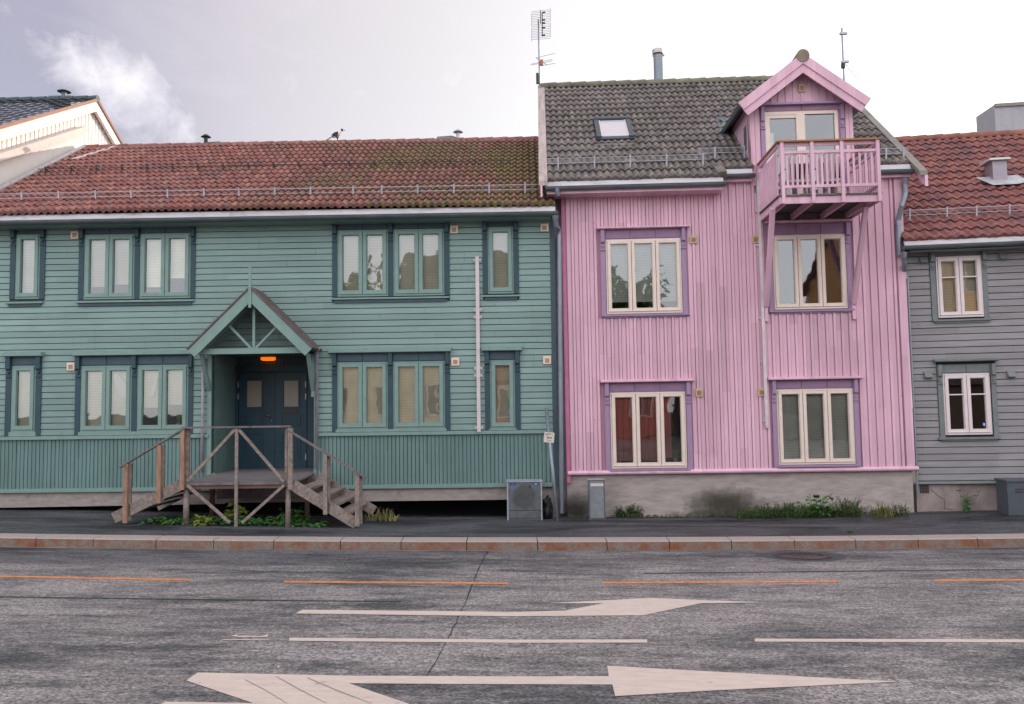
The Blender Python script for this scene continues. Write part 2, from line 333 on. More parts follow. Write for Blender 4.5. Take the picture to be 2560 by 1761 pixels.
def glass_mat(name, base=.14, tint=(.93, .97, 1)):
    m = bpy.data.materials.new(name); m.use_nodes = True; t = m.node_tree; t.nodes.clear(); K = t.links.new
    o = t.nodes.new('ShaderNodeOutputMaterial'); mx = t.nodes.new('ShaderNodeMixShader'); tr = t.nodes.new('ShaderNodeBsdfTransparent'); g = t.nodes.new('ShaderNodeBsdfGlossy')
    g.inputs['Roughness'].default_value = .015; g.inputs['Color'].default_value = (*tint, 1); tr.inputs['Color'].default_value = (.86, .9, .88, 1)
    lw = t.nodes.new('ShaderNodeFresnel'); lw.inputs['IOR'].default_value = 1.5
    a = t.nodes.new('ShaderNodeMath'); a.operation = 'MULTIPLY_ADD'; a.inputs[1].default_value = 1.6; a.inputs[2].default_value = base; a.use_clamp = True; K(lw.outputs[0], a.inputs[0])
    c = t.nodes.new('ShaderNodeTexCoord'); n = t.nodes.new('ShaderNodeTexNoise'); n.inputs['Scale'].default_value = 2.2; n.inputs['Detail'].default_value = 1; K(c.outputs['Object'], n.inputs['Vector'])
    bp = t.nodes.new('ShaderNodeBump'); bp.inputs['Strength'].default_value = .10; bp.inputs['Distance'].default_value = .02; K(n.outputs[0], bp.inputs['Height']); K(bp.outputs[0], g.inputs['Normal'])
    K(a.outputs[0], mx.inputs[0]); K(tr.outputs[0], mx.inputs[1]); K(g.outputs[0], mx.inputs[2]); K(mx.outputs[0], o.inputs[0])
    return m
M['glass'] = glass_mat('window_glass', .10)
M['glass_low'] = glass_mat('window_glass_plain', .04)
M['glass_b'] = glass_mat('window_glass_bright', .13)

def tile_mat(name, cols, moss, w, cy, mossx=None, mossamt=.62, moss_shade=(.05, .05, .035), x0=0.0, trough=.05):
    """per-tile colours in object space: w tile width, cy course length in plan"""
    m = bpy.data.materials.new(name); m.use_nodes = True; t = m.node_tree; b = t.nodes['Principled BSDF']; K = t.links.new
    b.inputs['Roughness'].default_value = .75; b.inputs['Specular IOR Level'].default_value = .25
    c = t.nodes.new('ShaderNodeTexCoord')
    vm = t.nodes.new('ShaderNodeVectorMath'); vm.operation = 'DIVIDE'; vm.inputs[1].default_value = (w, cy, 1e6); vs = t.nodes.new('ShaderNodeVectorMath'); vs.operation = 'SUBTRACT'; vs.inputs[1].default_value = (x0, 0, 0); K(c.outputs['Object'], vs.inputs[0]); K(vs.outputs[0], vm.inputs[0])
    fl = t.nodes.new('ShaderNodeVectorMath'); fl.operation = 'FLOOR'; K(vm.outputs[0], fl.inputs[0])
    wn_ = t.nodes.new('ShaderNodeTexWhiteNoise'); wn_.noise_dimensions = '2D'; K(fl.outputs[0], wn_.inputs['Vector'])
    r = t.nodes.new('ShaderNodeValToRGB'); r.color_ramp.elements[0].color = (*cols[0], 1); r.color_ramp.elements[1].color = (*cols[-1], 1)
    for i, cc in enumerate(cols[1:-1]):
        e = r.color_ramp.elements.new((i + 1) / (len(cols) - 1)); e.color = (*cc, 1)
    K(wn_.outputs[0], r.inputs[0])
    n = t.nodes.new('ShaderNodeTexNoise'); n.inputs['Scale'].default_value = 9; n.inputs['Detail'].default_value = 8; n.inputs['Roughness'].default_value = .7; K(c.outputs['Object'], n.inputs['Vector'])
    mr = t.nodes.new('ShaderNodeMapRange'); mr.inputs[1].default_value = .3; mr.inputs[2].default_value = .7; mr.inputs[3].default_value = .62; mr.inputs[4].default_value = 1.35; K(n.outputs[0], mr.inputs[0])
    mu = t.nodes.new('ShaderNodeMix'); mu.data_type = 'RGBA'; mu.blend_type = 'MULTIPLY'; mu.inputs[0].default_value = 1; K(r.outputs[0], mu.inputs[6]); K(mr.outputs[0], mu.inputs[7])
    # weathering by region
    n0 = t.nodes.new('ShaderNodeTexNoise'); n0.inputs['Scale'].default_value = .55; n0.inputs['Detail'].default_value = 3; K(c.outputs['Object'], n0.inputs['Vector'])
    # moss
    nm = t.nodes.new('ShaderNodeTexNoise'); nm.inputs['Scale'].default_value = 11; nm.inputs['Detail'].default_value = 8; nm.inputs['Roughness'].default_value = .85; K(c.outputs['Object'], nm.inputs['Vector'])
    sp = t.nodes.new('ShaderNodeSeparateXYZ'); K(c.outputs['Object'], sp.inputs[0])
    s1 = t.nodes.new('ShaderNodeMath'); s1.operation = 'MULTIPLY_ADD'; s1.inputs[1].default_value = .35; K(n0.outputs[0], s1.inputs[0]); K(nm.outputs[0], s1.inputs[2])
    lastm = s1.outputs[0]
    if mossx:
        gx = t.nodes.new('ShaderNodeMapRange'); gx.inputs[1].default_value = mossx[0]; gx.inputs[2].default_value = mossx[1]; gx.inputs[3].default_value = 0; gx.inputs[4].default_value = mossx[2]; K(sp.outputs[0], gx.inputs[0])
        a = t.nodes.new('ShaderNodeMath'); a.operation = 'ADD'; K(lastm, a.inputs[0]); K(gx.outputs[0], a.inputs[1]); lastm = a.outputs[0]
    # moss in the pans between the rolls, its dark colour also painting their shade
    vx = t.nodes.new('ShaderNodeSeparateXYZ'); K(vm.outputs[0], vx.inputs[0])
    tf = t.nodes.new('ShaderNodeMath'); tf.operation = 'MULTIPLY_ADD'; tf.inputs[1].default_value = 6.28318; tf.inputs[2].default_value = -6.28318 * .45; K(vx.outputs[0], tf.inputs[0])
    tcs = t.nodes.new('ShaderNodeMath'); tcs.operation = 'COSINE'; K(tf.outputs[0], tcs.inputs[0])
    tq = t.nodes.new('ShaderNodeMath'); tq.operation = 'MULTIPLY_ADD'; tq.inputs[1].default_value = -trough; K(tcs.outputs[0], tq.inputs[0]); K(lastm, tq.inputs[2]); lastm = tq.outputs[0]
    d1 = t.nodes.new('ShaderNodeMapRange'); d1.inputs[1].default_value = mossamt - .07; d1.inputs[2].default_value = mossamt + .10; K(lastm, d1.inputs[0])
    m1 = t.nodes.new('ShaderNodeMix'); m1.data_type = 'RGBA'; m1.inputs[7].default_value = (*moss_shade, 1); K(d1.outputs[0], m1.inputs[0]); K(mu.outputs[2], m1.inputs[6])
    d2 = t.nodes.new('ShaderNodeMapRange'); d2.inputs[1].default_value = mossamt + .07; d2.inputs[2].default_value = mossamt + .13; K(lastm, d2.inputs[0])
    m2 = t.nodes.new('ShaderNodeMix'); m2.data_type = 'RGBA'; m2.inputs[7].default_value = (*moss, 1); K(d2.outputs[0], m2.inputs[0]); K(m1.outputs[2], m2.inputs[6])
    K(m2.outputs[2], b.inputs['Base Color'])
    bp = t.nodes.new('ShaderNodeBump'); bp.inputs['Strength'].default_value = .5; bp.inputs['Distance'].default_value = .01; K(n.outputs[0], bp.inputs['Height']); K(bp.outputs[0], b.inputs['Normal'])
    return m

# ------------------------------------------------------------------ roads and ground
def asphalt(name, light, dark, wet=False):
    m = bpy.data.materials.new(name); m.use_nodes = True; t = m.node_tree; b = t.nodes['Principled BSDF']; K = t.links.new
    c = t.nodes.new('ShaderNodeTexCoord')
    def noise(scale, st=(1, 1, 1), det=6, ro=.6, dist=0):
        mp = t.nodes.new('ShaderNodeMapping'); mp.inputs['Scale'].default_value = st; K(c.outputs['Object'], mp.inputs[0])
        n = t.nodes.new('ShaderNodeTexNoise'); n.inputs['Scale'].default_value = scale; n.inputs['Detail'].default_value = det; n.inputs['Roughness'].default_value = ro; n.inputs['Distortion'].default_value = dist
        K(mp.outputs[0], n.inputs['Vector']); return n.outputs[0]
    def rng(s, a, b_, lo, hi):
        r = t.nodes.new('ShaderNodeMapRange'); r.inputs[1].default_value = a; r.inputs[2].default_value = b_; r.inputs[3].default_value = lo; r.inputs[4].default_value = hi; K(s, r.inputs[0]); return r.outputs[0]
    def mixc(f, a, b_, mode='MIX'):
        x = t.nodes.new('ShaderNodeMix'); x.data_type = 'RGBA'; x.blend_type = mode
        for i, v in ((0, f), (6, a), (7, b_)):
            if isinstance(v, (tuple, float, int)): x.inputs[i].default_value = v if not isinstance(v, tuple) else (*v, 1)
            else: K(v, x.inputs[i])
        return x.outputs[2]
    streak = noise(.6, (.5, 1.6, 1), 12, .84, .2) if not wet else noise(.7, (.45, 1.5, 1), 6, .7, .6)          # wheel-polished and darker lanes along x
    patch = noise(1.5, (.6, 1.6, 1), 12, .82)
    s = t.nodes.new('ShaderNodeMath'); s.operation = 'MULTIPLY_ADD'; s.inputs[1].default_value = .6; K(patch, s.inputs[0]); K(streak, s.inputs[2])
    f = rng(s.outputs[0], .69, .88, 0, 1) if not wet else rng(s.outputs[0], .66, .92, 0, 1)
    base = mixc(f, dark, light)
    v = t.nodes.new('ShaderNodeTexVoronoi'); v.inputs['Scale'].default_value = 55; K(c.outputs['Object'], v.inputs['Vector'])
    sp = t.nodes.new('ShaderNodeSeparateColor'); K(v.outputs['Color'], sp.inputs[0])
    agg = rng(sp.outputs[0], 0, 1, .45, 1.5)
    base = mixc(1.0, base, agg, 'MULTIPLY')
    fine = noise(22, (1, 1, 1), 5, .8)
    base = mixc(1.0, base, rng(fine, .3, .7, .6, 1.4), 'MULTIPLY')
    if not wet:   # a newer, darker strip of asphalt along the kerb, fading out to the right
        sy_ = t.nodes.new('ShaderNodeSeparateXYZ'); K(c.outputs['Object'], sy_.inputs[0])
        ny = t.nodes.new('ShaderNodeMath'); ny.operation = 'MULTIPLY_ADD'; ny.inputs[1].default_value = 1.6; K(streak, ny.inputs[0]); K(sy_.outputs[1], ny.inputs[2])
        fy = rng(ny.outputs[0], 12.55, 13.1, 0, 1)
        nx_ = t.nodes.new('ShaderNodeMath'); nx_.operation = 'MULTIPLY_ADD'; nx_.inputs[1].default_value = 5.0; K(patch, nx_.inputs[0]); K(sy_.outputs[0], nx_.inputs[2])
        fx = rng(nx_.outputs[0], 2.8, .8, .25, 1)
        fm_ = t.nodes.new('ShaderNodeMath'); fm_.operation = 'MULTIPLY'; K(fy, fm_.inputs[0]); K(fx, fm_.inputs[1])
        dk_ = mixc(1.0, base, (.50, .53, .58), 'MULTIPLY'); base = mixc(fm_.outputs[0], base, dk_)
    K(base, b.inputs['Base Color'])
    b.inputs['Roughness'].default_value = .75 if not wet else .5; b.inputs['Specular IOR Level'].default_value = .35
    if wet:
        K(rng(patch, .4, .6, .42, .75), b.inputs['Roughness'])
    bp = t.nodes.new('ShaderNodeBump'); bp.inputs['Strength'].default_value = .6; bp.inputs['Distance'].default_value = .008; K(v.outputs['Distance'], bp.inputs['Height']); K(bp.outputs[0], b.inputs['Normal'])
    return m
M['road'] = asphalt('road_asphalt', (.295, .272, .268), (.07, .073, .079))
M['walk'] = asphalt('pavement_asphalt', (.095, .10, .112), (.014, .015, .019), wet=True)
M['soil'] = mat('dark_soil', (.05, .045, .038), rough=.95, var=.5, scale=3, bump=.6)

def sheet(xs, ys, zf):
    mb = MB(); nx = len(xs); mb.v = [(x, y, zf(x, y)) for y in ys for x in xs]
    mb.f = [(j * nx + i, j * nx + i + 1, (j + 1) * nx + i + 1, (j + 1) * nx + i) for j in range(len(ys) - 1) for i in range(nx - 1)]
    return mb
fr = lambda a, b, n: [a + (b - a) * i / n for i in range(n + 1)]
structure('ground', sheet([-400, -120, -60] + fr(-40, 40, 20) + [60, 120, 400], [-400, -120, -60, -30, -14] + fr(-8, 18, 13) + [24, 40, 80, 160, 400], lambda x, y: zplane(x, min(y, 19)) - .35), M['soil'], True)
road = structure('road', sheet(fr(-70, 70, 70), [-12, -9, -6, -3, 0, 2, 4] + fr(5, YK + .02, 18), lambda x, y: zplane(x, y)), M['road'], True)
pave = structure('pavement', sheet(fr(-40, 40, 80), [YK + .3] + fr(YK + .36, 19.2, 9), lambda x, y: gz(x, y) - .001), M['walk'], True)
structure('far_pavement', sheet(fr(-70, 70, 10), [-18, -12], lambda x, y: zplane(x, y) + .12), M['walk'])
# kerb stones
random.seed(5)
kjoin = [-60, 90, 242, 404, 550, 700, 864, 1012, 1171, 1342, 1510, 1662, 1814, 1970, 2124, 2284, 2440, 2600]
kerb = MB(); ktop = MB()
kx = [road_at(p, 1368).x for p in kjoin]
kx = [kx[0] - 1.4 * (9 - i) for i in range(9)] + kx + [kx[-1] + 1.4 * (i + 1) for i in range(9)]
for a, b in zip(kx, kx[1:]):
    a += .006; b -= .006; j = random.uniform(-.004, .004)
    za, zb = zplane(a, YK), zplane(b, YK)
    kerb.hexa([(a, YK + j, za - .1), (b, YK + j, zb - .1), (b, YK + .34, zb - .1), (a, YK + .34, za - .1), (a, YK + j + .015, za + .128), (b, YK + j + .015, zb + .128), (b, YK + .34, zb + .150), (a, YK + .34, za + .150)])
    e = .028
    ktop.hexa([(a, YK + j + .012, za + .130), (b, YK + j + .012, zb + .130), (b, YK + .342, zb + .152), (a, YK + .342, za + .152), (a, YK + j + .03, za + .152), (b, YK + j + .03, zb + .152), (b, YK + .342, zb + .163), (a, YK + .342, za + .163)])
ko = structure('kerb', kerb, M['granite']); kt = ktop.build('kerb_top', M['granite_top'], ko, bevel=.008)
kg = MB()   # pale gutter line at the foot of the kerb
for a, b in zip(fr(-30, 30, 40), fr(-30, 30, 40)[1:]):
    kg.quad((a, YK - .10, zplane(a, YK - .1) + .004), (b, YK - .10, zplane(b, YK - .1) + .004), (b, YK - .005, zplane(b, YK) + .004), (a, YK - .005, zplane(a, YK) + .004))
kg.build('gutter_strip', mat('gutter_strip_concrete', (.20, .20, .205), var=.3, scale=3), road)
# road markings: flat painted shapes lying on the road
def marking(name, polys, m, h=.004):
    mb = MB()
    for poly in polys:
        vs = []
        for px, py in poly:
            p = road_at(px, py); vs.append((p.x, p.y, zplane(p.x, p.y) + h))
        mb.add(vs, [tuple(range(len(vs)))])
    return mb.build(name, m, road)
def strip(x0, y0, x1, y1, th, n=8):
    r = []
    for i in range(n):
        a, b = i / n, (i + 1) / n
        r.append([(lerp(x0, x1, a), lerp(y0, y1, a) + th), (lerp(x0, x1, b), lerp(y0, y1, b) + th), (lerp(x0, x1, b), lerp(y0, y1, b)), (lerp(x0, x1, a), lerp(y0, y1, a))])
    return r
for d in ((-300, 1434, 475, 1448.5), (710, 1453, 1270, 1457), (1506, 1455.5, 2095, 1452.5), (2337, 1450, 2900, 1446)):
    marking('lane_line', strip(*d, 4.6), M['paint_o'])
for d in ((723, 1595.5, 1280, 1600.5, 8), (1280, 1600.5, 1618, 1600, 8), (1887, 1598, 2900, 1601, 7.5), (-500, 1590, 560, 1594, 7)):
    if d[0] == -500: continue
    marking('lane_line', strip(*d), M['paint_w'])
marking('worn_lane_line', [[(548, 1602), (660, 1601), (690, 1599.5), (640, 1599), (560, 1600)], [(575, 1591), (600, 1586), (590, 1590.5), (655, 1592), (672, 1586), (668, 1594), (600, 1594)], [(632, 1627), (648, 1627), (645, 1629), (630, 1629)], [(692, 1669), (700, 1665), (697, 1672)], [(826, 1614), (842, 1614), (838, 1616)]], M['paint_w'])
marking('arrow_marking', [[(738, 1535), (1280, 1542), (1280, 1531), (756, 1525.5)], [(1280, 1542), (1608, 1539.5), (1412, 1528), (1280, 1531)], [(1608, 1539.5), (1752, 1509.5), (1765, 1502), (1627, 1496), (1509, 1509.5), (1412, 1528)], [(1363, 1509.5), (1509, 1509.5), (1627, 1496)], [(1752, 1509.5), (1914, 1507), (1765, 1502)]], M['paint_w'])
marking('arrow_marking', [[(466, 1703), (634, 1760), (1021, 1761), (872, 1710), (869, 1691), (494, 1683)], [(634, 1760), (700, 1784), (880, 1850), (1260, 1850), (1021, 1761)], [(872, 1710), (1200, 1712), (1531, 1713), (1522, 1692), (1280, 1692.7), (869, 1691)], [(1531, 1713), (1538, 1742), (1800, 1727), (2246, 1706), (1900, 1687), (1518, 1666), (1522, 1692)], [(414, 1756), (640, 1760), (650, 1772), (380, 1772)]], M['paint_w'])
# tar joints and cracks
rj = random.Random(8); path = [(1217, 1380), (1196, 1420), (1166, 1500), (1116, 1603), (1066, 1692)]; pj = []
for (a, b), (c, d) in zip(path, path[1:]):
    for k in range(9): f = k / 9; pj.append((lerp(a, c, f) + rj.uniform(-2.2, 2.2), lerp(b, d, f)))
pj.append(path[-1]); segs = []
for (a, b), (c, d) in zip(pj, pj[1:]):
    w1 = rj.uniform(1.6, 4.2); segs.append([(a, b), (c, d), (c + w1, d), (a + w1, b)])
marking('tar_joint', segs, mat('worn_tar', (.035, .037, .043), rough=.7, var=.3), .002)
marking('paint_crack', [[(612, 1702), (664, 1729), (717, 1761), (719, 1761), (666, 1728), (614, 1701)], [(690, 1694), (752, 1729), (816, 1761), (818, 1761), (755, 1728), (692, 1693)], [(767, 1697), (846, 1731), (927, 1761), (930, 1761), (848, 1729), (770, 1696)]], mat('crack_dirt', (.34, .29, .275)), .0065)
marking('tar_joint', strip(-200, 1489, 620, 1500, 2.6) + strip(620, 1500, 1000, 1503.5, 2.6) , M['darkmetal'], .002)
marking('tar_joint', strip(1610, 1433, 2300, 1425.5, 2.6) + strip(2300, 1425.5, 2700, 1422, 2.2), M['darkmetal'], .002)
# manhole cover
p = road_at(2007, 1391); r = .40
mc = thing('manhole_cover', 'round rusty iron manhole cover set in the road near the kerb', 'manhole cover', Matrix.Translation((p.x, p.y, zplane(p.x, p.y))))
ring = MB(); disc = MB(); n = 40
tz = lambda x, y: zplane(p.x + x, p.y + y) - zplane(p.x, p.y)
for k in range(n):
    a, b = 2 * math.pi * k / n, 2 * math.pi * (k + 1) / n
    for r0, r1, h, mb in ((.0, .36, .010, disc), (.37, .42, .012, ring)):
        q = [(r0 * math.cos(a), r0 * math.sin(a)), (r1 * math.cos(a), r1 * math.sin(a)), (r1 * math.cos(b), r1 * math.sin(b)), (r0 * math.cos(b), r0 * math.sin(b))]
        mb.add([(x, y, tz(x, y) + h) for x, y in q], [(0, 1, 2, 3)])
for i in range(-5, 6):
    x = i * .06; hl = math.sqrt(.34 ** 2 - x * x)
    disc.box(x - .012, x + .012, -hl, hl, .008, .018)
ring.build('frame', mat('iron_frame', (.06, .055, .06), rough=.6), mc)
disc.build('lid', mat('rusty_iron', (.11, .085, .08), rough=.6, metal=.3, var=.4, scale=9), mc)
pt = MB()
for k in range(n):
    a, b = 2 * math.pi * k / n, 2 * math.pi * (k + 1) / n
    q = [(.42 * math.cos(a), .42 * math.sin(a)), ((.66 + .05 * math.sin(3 * a)) * math.cos(a), .56 * math.sin(a)), ((.66 + .05 * math.sin(3 * b)) * math.cos(b), .56 * math.sin(b)), (.42 * math.cos(b), .42 * math.sin(b))]
    pt.add([(x + p.x, y + p.y, zplane(x + p.x, y + p.y) + .003) for x, y in q], [(0, 1, 2, 3)])
pt.build('asphalt_patch', mat('fresh_asphalt', (.07, .074, .08), var=.3, scale=30, rough=.8), road)
# ------------------------------------------------------------------ building frames
def at_Y(px, py, Y):
    d = ray(px, py); t = (Y - CAM.y) / d.y; return CAM + d * t
OG = at_Y(1410, 1200, 17.75)
G = Frame(OG, .0168, .0036)
P = Frame(OG + Vector((.0, -.03, 0)), .0405, 0)
_px, _pz = P.at(2292, 1200)
Y_ = Frame(P.M @ Vector((_px, .10, _pz)), .126, -.0033)

def cut(iv, holes):
    res = [iv]
    for a, b in holes:
        nr = []
        for c, d in res:
            if b <= c or a >= d: nr.append((c, d)); continue
            if a > c: nr.append((c, a))
            if b < d: nr.append((b, d))
        res = nr
    return [(c, d) for c, d in res if d - c > .02]
def hboards(mb, x0, x1, z0, z1, pitch, holes, y=0.0, gap=.016, rnd=None):
    z = z0; rnd = rnd or random.Random(3)
    while z < z1 - .02:
        t = min(z + pitch, z1)
        hs = [(h[0], h[1]) for h in holes if h[2] < (z + t) / 2 + .02 and h[3] > (z + t) / 2 - .02]
        # butt joints
        xs = x0 + rnd.uniform(1.5, 4.5)
        while xs < x1: hs.append((xs, xs + .004)); xs += rnd.uniform(3.2, 4.8)
        hs.sort()
        o = rnd.uniform(-.0015, .0015)
        for a, b in cut((x0, x1), hs):
            mb.hexa([(a, y - .026 + o, z + gap), (b, y - .026 + o, z + gap), (b, y + .001, z + gap), (a, y + .001, z + gap), (a, y - .019 + o, t), (b, y - .019 + o, t), (b, y + .001, t), (a, y + .001, t)])
        z += pitch
def vboards(mb, x0, x1, z0, z1, pitch, holes, y=0.0, w=None, th=.02, zf=None):
    x = x0; w = w or pitch - .011; k = 0
    while x < x1:
        b = min(x + w, x1); zt = z1 if zf is None else zf((x + b) / 2)
        hs = sorted([(h[2], h[3]) for h in holes if h[0] < (x + b) / 2 + w * .4 and h[1] > (x + b) / 2 - w * .4])
        for c, d in cut((z0, zt), hs): mb.box(x, b, y - th - (k % 3) * .0015, y + .001, c, d)
        x += pitch; k += 1
def wall_holes(mb, x0, x1, z0, z1, holes, y=0.0, th=.12):
    xs = sorted({x0, x1} | {min(max(v, x0), x1) for h in holes for v in h[:2]})
    zs = sorted({z0, z1} | {min(max(v, z0), z1) for h in holes for v in h[2:4]})
    for a, b in zip(xs, xs[1:]):
        for c, d in zip(zs, zs[1:]):
            mx_, mz = (a + b) / 2, (c + d) / 2
            if any(h[0] < mx_ < h[1] and h[2] < mz < h[3] for h in holes): continue
            mb.quad((a, y, c), (b, y, c), (b, y, d), (a, y, d))
    for h in holes:   # reveals
        a, b, c, d = h[:4]
        mb.quad((a, y, c), (a, y + th, c), (a, y + th, d), (a, y, d)); mb.quad((b, y, c), (b, y + th, c), (b, y + th, d), (b, y, d))
        mb.quad((a, y, c), (b, y, c), (b, y + th, c), (a, y + th, c)); mb.quad((a, y, d), (b, y, d), (b, y + th, d), (a, y + th, d))

def window(house, groups, z0, z1, pil, zhead, zcap, capx, sill, st, blinds, sticker=None, npan=2, pil_bot=None, blmat='blind', frontY=0.0):
    """groups [(x0,x1,n)], pil [(xl,xr)], zhead: bottom/top of head boards, capx (x0,x1,h), sill (x0,x1,ztop,h,depth)"""
    Y0 = frontY
    zb = pil_bot if pil_bot is not None else z0
    zt = zhead[1]
    blk = zt - (.34 if st != 'grey' else .30)
    pl = sorted(pil); tm_ = M[{'green': 'teal', 'pink': 'purple', 'grey': 'greytrim'}[st]]
    w = MB().box(pl[0][0] + .01, pl[-1][1] - .01, Y0 - .018, Y0, zhead[0] - .03, zhead[1]).build('window', tm_, house)
    for a, b in pl:
        trim = MB()
        trim.box(a, b, Y0 - .045, Y0, zb, zt)
        c, d = a + .012, b - .012
        trim.box(c, d, Y0 - .10, Y0 - .045, blk + .075, zt)          # upper shaft
        trim.prismx([(Y0 - .045, blk + .075), (Y0 - .10, blk + .075), (Y0 - .045, blk + .05)], c, d)
        mx_ = (a + b) / 2; r = (b - a) * .33
        trim.box(a - .004, b + .004, Y0 - .070, Y0 - .045, blk - .10, blk - .085)
        if st == 'pink':
            trim.tube([(mx_, Y0 - .045, blk - .01), (mx_, Y0 - .062, blk - .01)], r, 14); trim.tube([(mx_, Y0 - .06, blk - .01), (mx_, Y0 - .072, blk - .01)], r * .5, 12)
        elif st == 'grey':
            trim.prism([(mx_ - r, blk - .01), (mx_, blk - .06), (mx_ + r, blk - .01), (mx_, blk + .04)], Y0 - .068, Y0 - .045)
        else:
            trim.prism([(mx_ - r, blk + .03), (mx_, blk - .045), (mx_ + r, blk + .03)], Y0 - .075, Y0 - .045)
        trim.build('pilaster', tm_, w)
    hb = MB()
    for (a, b), (c, d) in zip(pl, pl[1:]):
        n = npan; wd = (c - b) / n
        for i in range(n): hb.box(b + wd * i + .008, b + wd * (i + 1) - .008, Y0 - .035, Y0 - .01, zhead[0] + .01, zhead[1] - .005)
    hb.build('head_panel', M[{'green': 'teal_board', 'pink': 'purple_board', 'grey': 'greytrim'}[st]], w)
    cp = MB(); cx0, cx1, ch = capx
    cp.prismx([(Y0 - .02, zcap + ch), (Y0 - .15, zcap + ch - .03), (Y0 - .15, zcap), (Y0 - .13, zcap - .012), (Y0, zcap - .012), (Y0, zcap + ch)], cx0, cx1)
    cp.build('cornice', M[{'green': 'green_sash', 'pink': 'pink', 'grey': 'greytrim'}[st]], w)
    if sill:
        sx0, sx1, szt, sh, dep = sill
        s = MB(); s.prismx([(Y0, szt + .012), (Y0 - dep, szt), (Y0 - dep, szt - .035), (Y0, szt - .035)], sx0, sx1)
        s.build('sill', M[{'green': 'green_sash', 'pink': 'purple', 'grey': 'greytrim'}[st]], w)
        if sh:
            s = MB(); s.box(sx0 + .05, sx1 - .05, Y0 - dep * .6, Y0, szt - .035 - sh, szt - .035)
            s.build('apron', M[{'green': 'teal_board', 'pink': 'purple', 'grey': 'greytrim'}[st]], w)
    sm_ = M[{'green': 'green_sash', 'pink': 'cream', 'grey': 'white_sash'}[st]]
    k = 0; gl_ = MB(); room = MB(); mw = .062 if st != 'green' else .075
    for x0, x1, n in groups:
        t = .028; fm = MB()
        fm.box(x0, x0 + t, Y0 - .035, Y0 + .06, z0, z1); fm.box(x1 - t, x1, Y0 - .035, Y0 + .06, z0, z1)
        fm.box(x0 + t, x1 - t, Y0 - .034, Y0 + .06, z1 - t, z1); fm.box(x0 + t, x1 - t, Y0 - .05, Y0 + .06, z0, z0 + t + .012)
        wd = (x1 - x0 - 2 * t) / n
        for i in range(n):
            a, b = x0 + t + wd * i + .006, x0 + t + wd * (i + 1) - .006; c, d = z0 + t + .02, z1 - t - .004
            if i: fm.box(a - .018, a - .002, Y0 - .02, Y0 + .06, z0 + t, z1 - t)
            s = MB(); ya, yb = Y0 - .058, Y0 + .03
            op = 0
            s.box(a, a + mw, ya, yb, c, d); s.box(b - mw, b, ya, yb, c, d); s.box(a + mw, b - mw, ya + .001, yb, d - mw, d); s.box(a + mw, b - mw, ya + .001, yb, c, c + mw * 1.1)
            e = mw; s.box(a + e, a + e + .012, ya + .022, yb, c + e, d - e); s.box(b - e - .012, b - e, ya + .022, yb, c + e, d - e); s.box(a + e + .012, b - e - .012, ya + .022, yb, d - e - .012, d - e)
            s.box(a - .002, b + .002, ya - .012, ya + .004, c - .004, c + .016)   # weather bar
            if st == 'grey': s.box(a + mw, b - mw, ya + .01, yb, lerp(c, d, .66) - .013, lerp(c, d, .66) + .013)
            s.build('sash', sm_, w, bevel=.003)
            gl_.quad((a + e, Y0 - .005, c + e), (b - e, Y0 - .005, c + e), (b - e, Y0 - .005, d - e), (a + e, Y0 - .005, d - e))
            cov = blinds[k] if k < len(blinds) else 0
            if cov: bl = MB().quad((a + .01, Y0 + .07, d - (d - c) * cov), (b - .01, Y0 + .07, d - (d - c) * cov), (b - .01, Y0 + .07, d), (a + .01, Y0 + .07, d)); bl.build('blind', M[blmat if isinstance(blmat, str) else blmat[k]], w)
            k += 1
        fm.build('frame', sm_, w)
        a, b, c, d = x0 + .01, x1 - .01, z0 + .01, z1 - .01; y1, y2 = Y0 + .061, Y0 + .95
        room.quad((a, y2, c), (b, y2, c), (b, y2, d), (a, y2, d)); room.quad((a, y1, c), (a, y2, c), (a, y2, d), (a, y1, d)); room.quad((b, y1, c), (b, y2, c), (b, y2, d), (b, y1, d)); room.quad((a, y1, c), (b, y1, c), (b, y2, c), (a, y2, c)); room.quad((a, y1, d), (b, y1, d), (b, y2, d), (a, y2, d))
    gl_.build('glass', M['glass_b'] if st == 'pink' and not any(blinds) else (M['glass_low'] if blmat != 'blind' and isinstance(blmat, list) else M['glass']), w); room.build('room', M['interior'], w)
    if sticker:
        x, z = sticker; s = MB(); s.prism([(x - .035, z + .045), (x - .035, z - .01), (x, z - .055), (x + .035, z - .01), (x + .035, z + .045)], Y0 - .012, Y0 - .008); so_ = s.build('shield_sticker', M['bluepl'], w)
        s = MB(); s.prism([(x - .018, z + .025), (x - .018, z - .005), (x, z - .028), (x + .018, z - .005), (x + .018, z + .025)], Y0 - .014, Y0 - .012); s.build('shield_mark', M['signw'], w)
    return w

def vent(house, x, z, w=.17, h=.17, y=-.026, style='white'):
    v = MB(); v.box(x - w / 2, x + w / 2, y - .03, y, z - h / 2, z + h / 2)
    o = v.build('wall_vent', M[{'white': 'vent', 'yellow': 'vent_y', 'grey': 'greytrim'}[style]], house, bevel=.008)
    if style == 'grey':
        s = MB(); s.prismx([(y - .03, z + h * .42), (y - .10, z - h * .35), (y - .03, z - h * .35)], x - w * .42, x + w * .42); s.build('hood', M['greytrim'], o); return
    s = MB(); s.box(x - w * .28, x + w * .28, y - .031, y - .028, z - h * .3, z + h * .25); s.build('grille', M['vent_dark'], o)
    s = MB()
    for i in range(4): zz = z - h * .24 + i * h * .14; s.box(x - w * .28, x + w * .28, y - .038, y - .031, zz, zz + h * .05)
    s.build('louvre', M['vent' if style == 'white' else 'vent_y'], o)

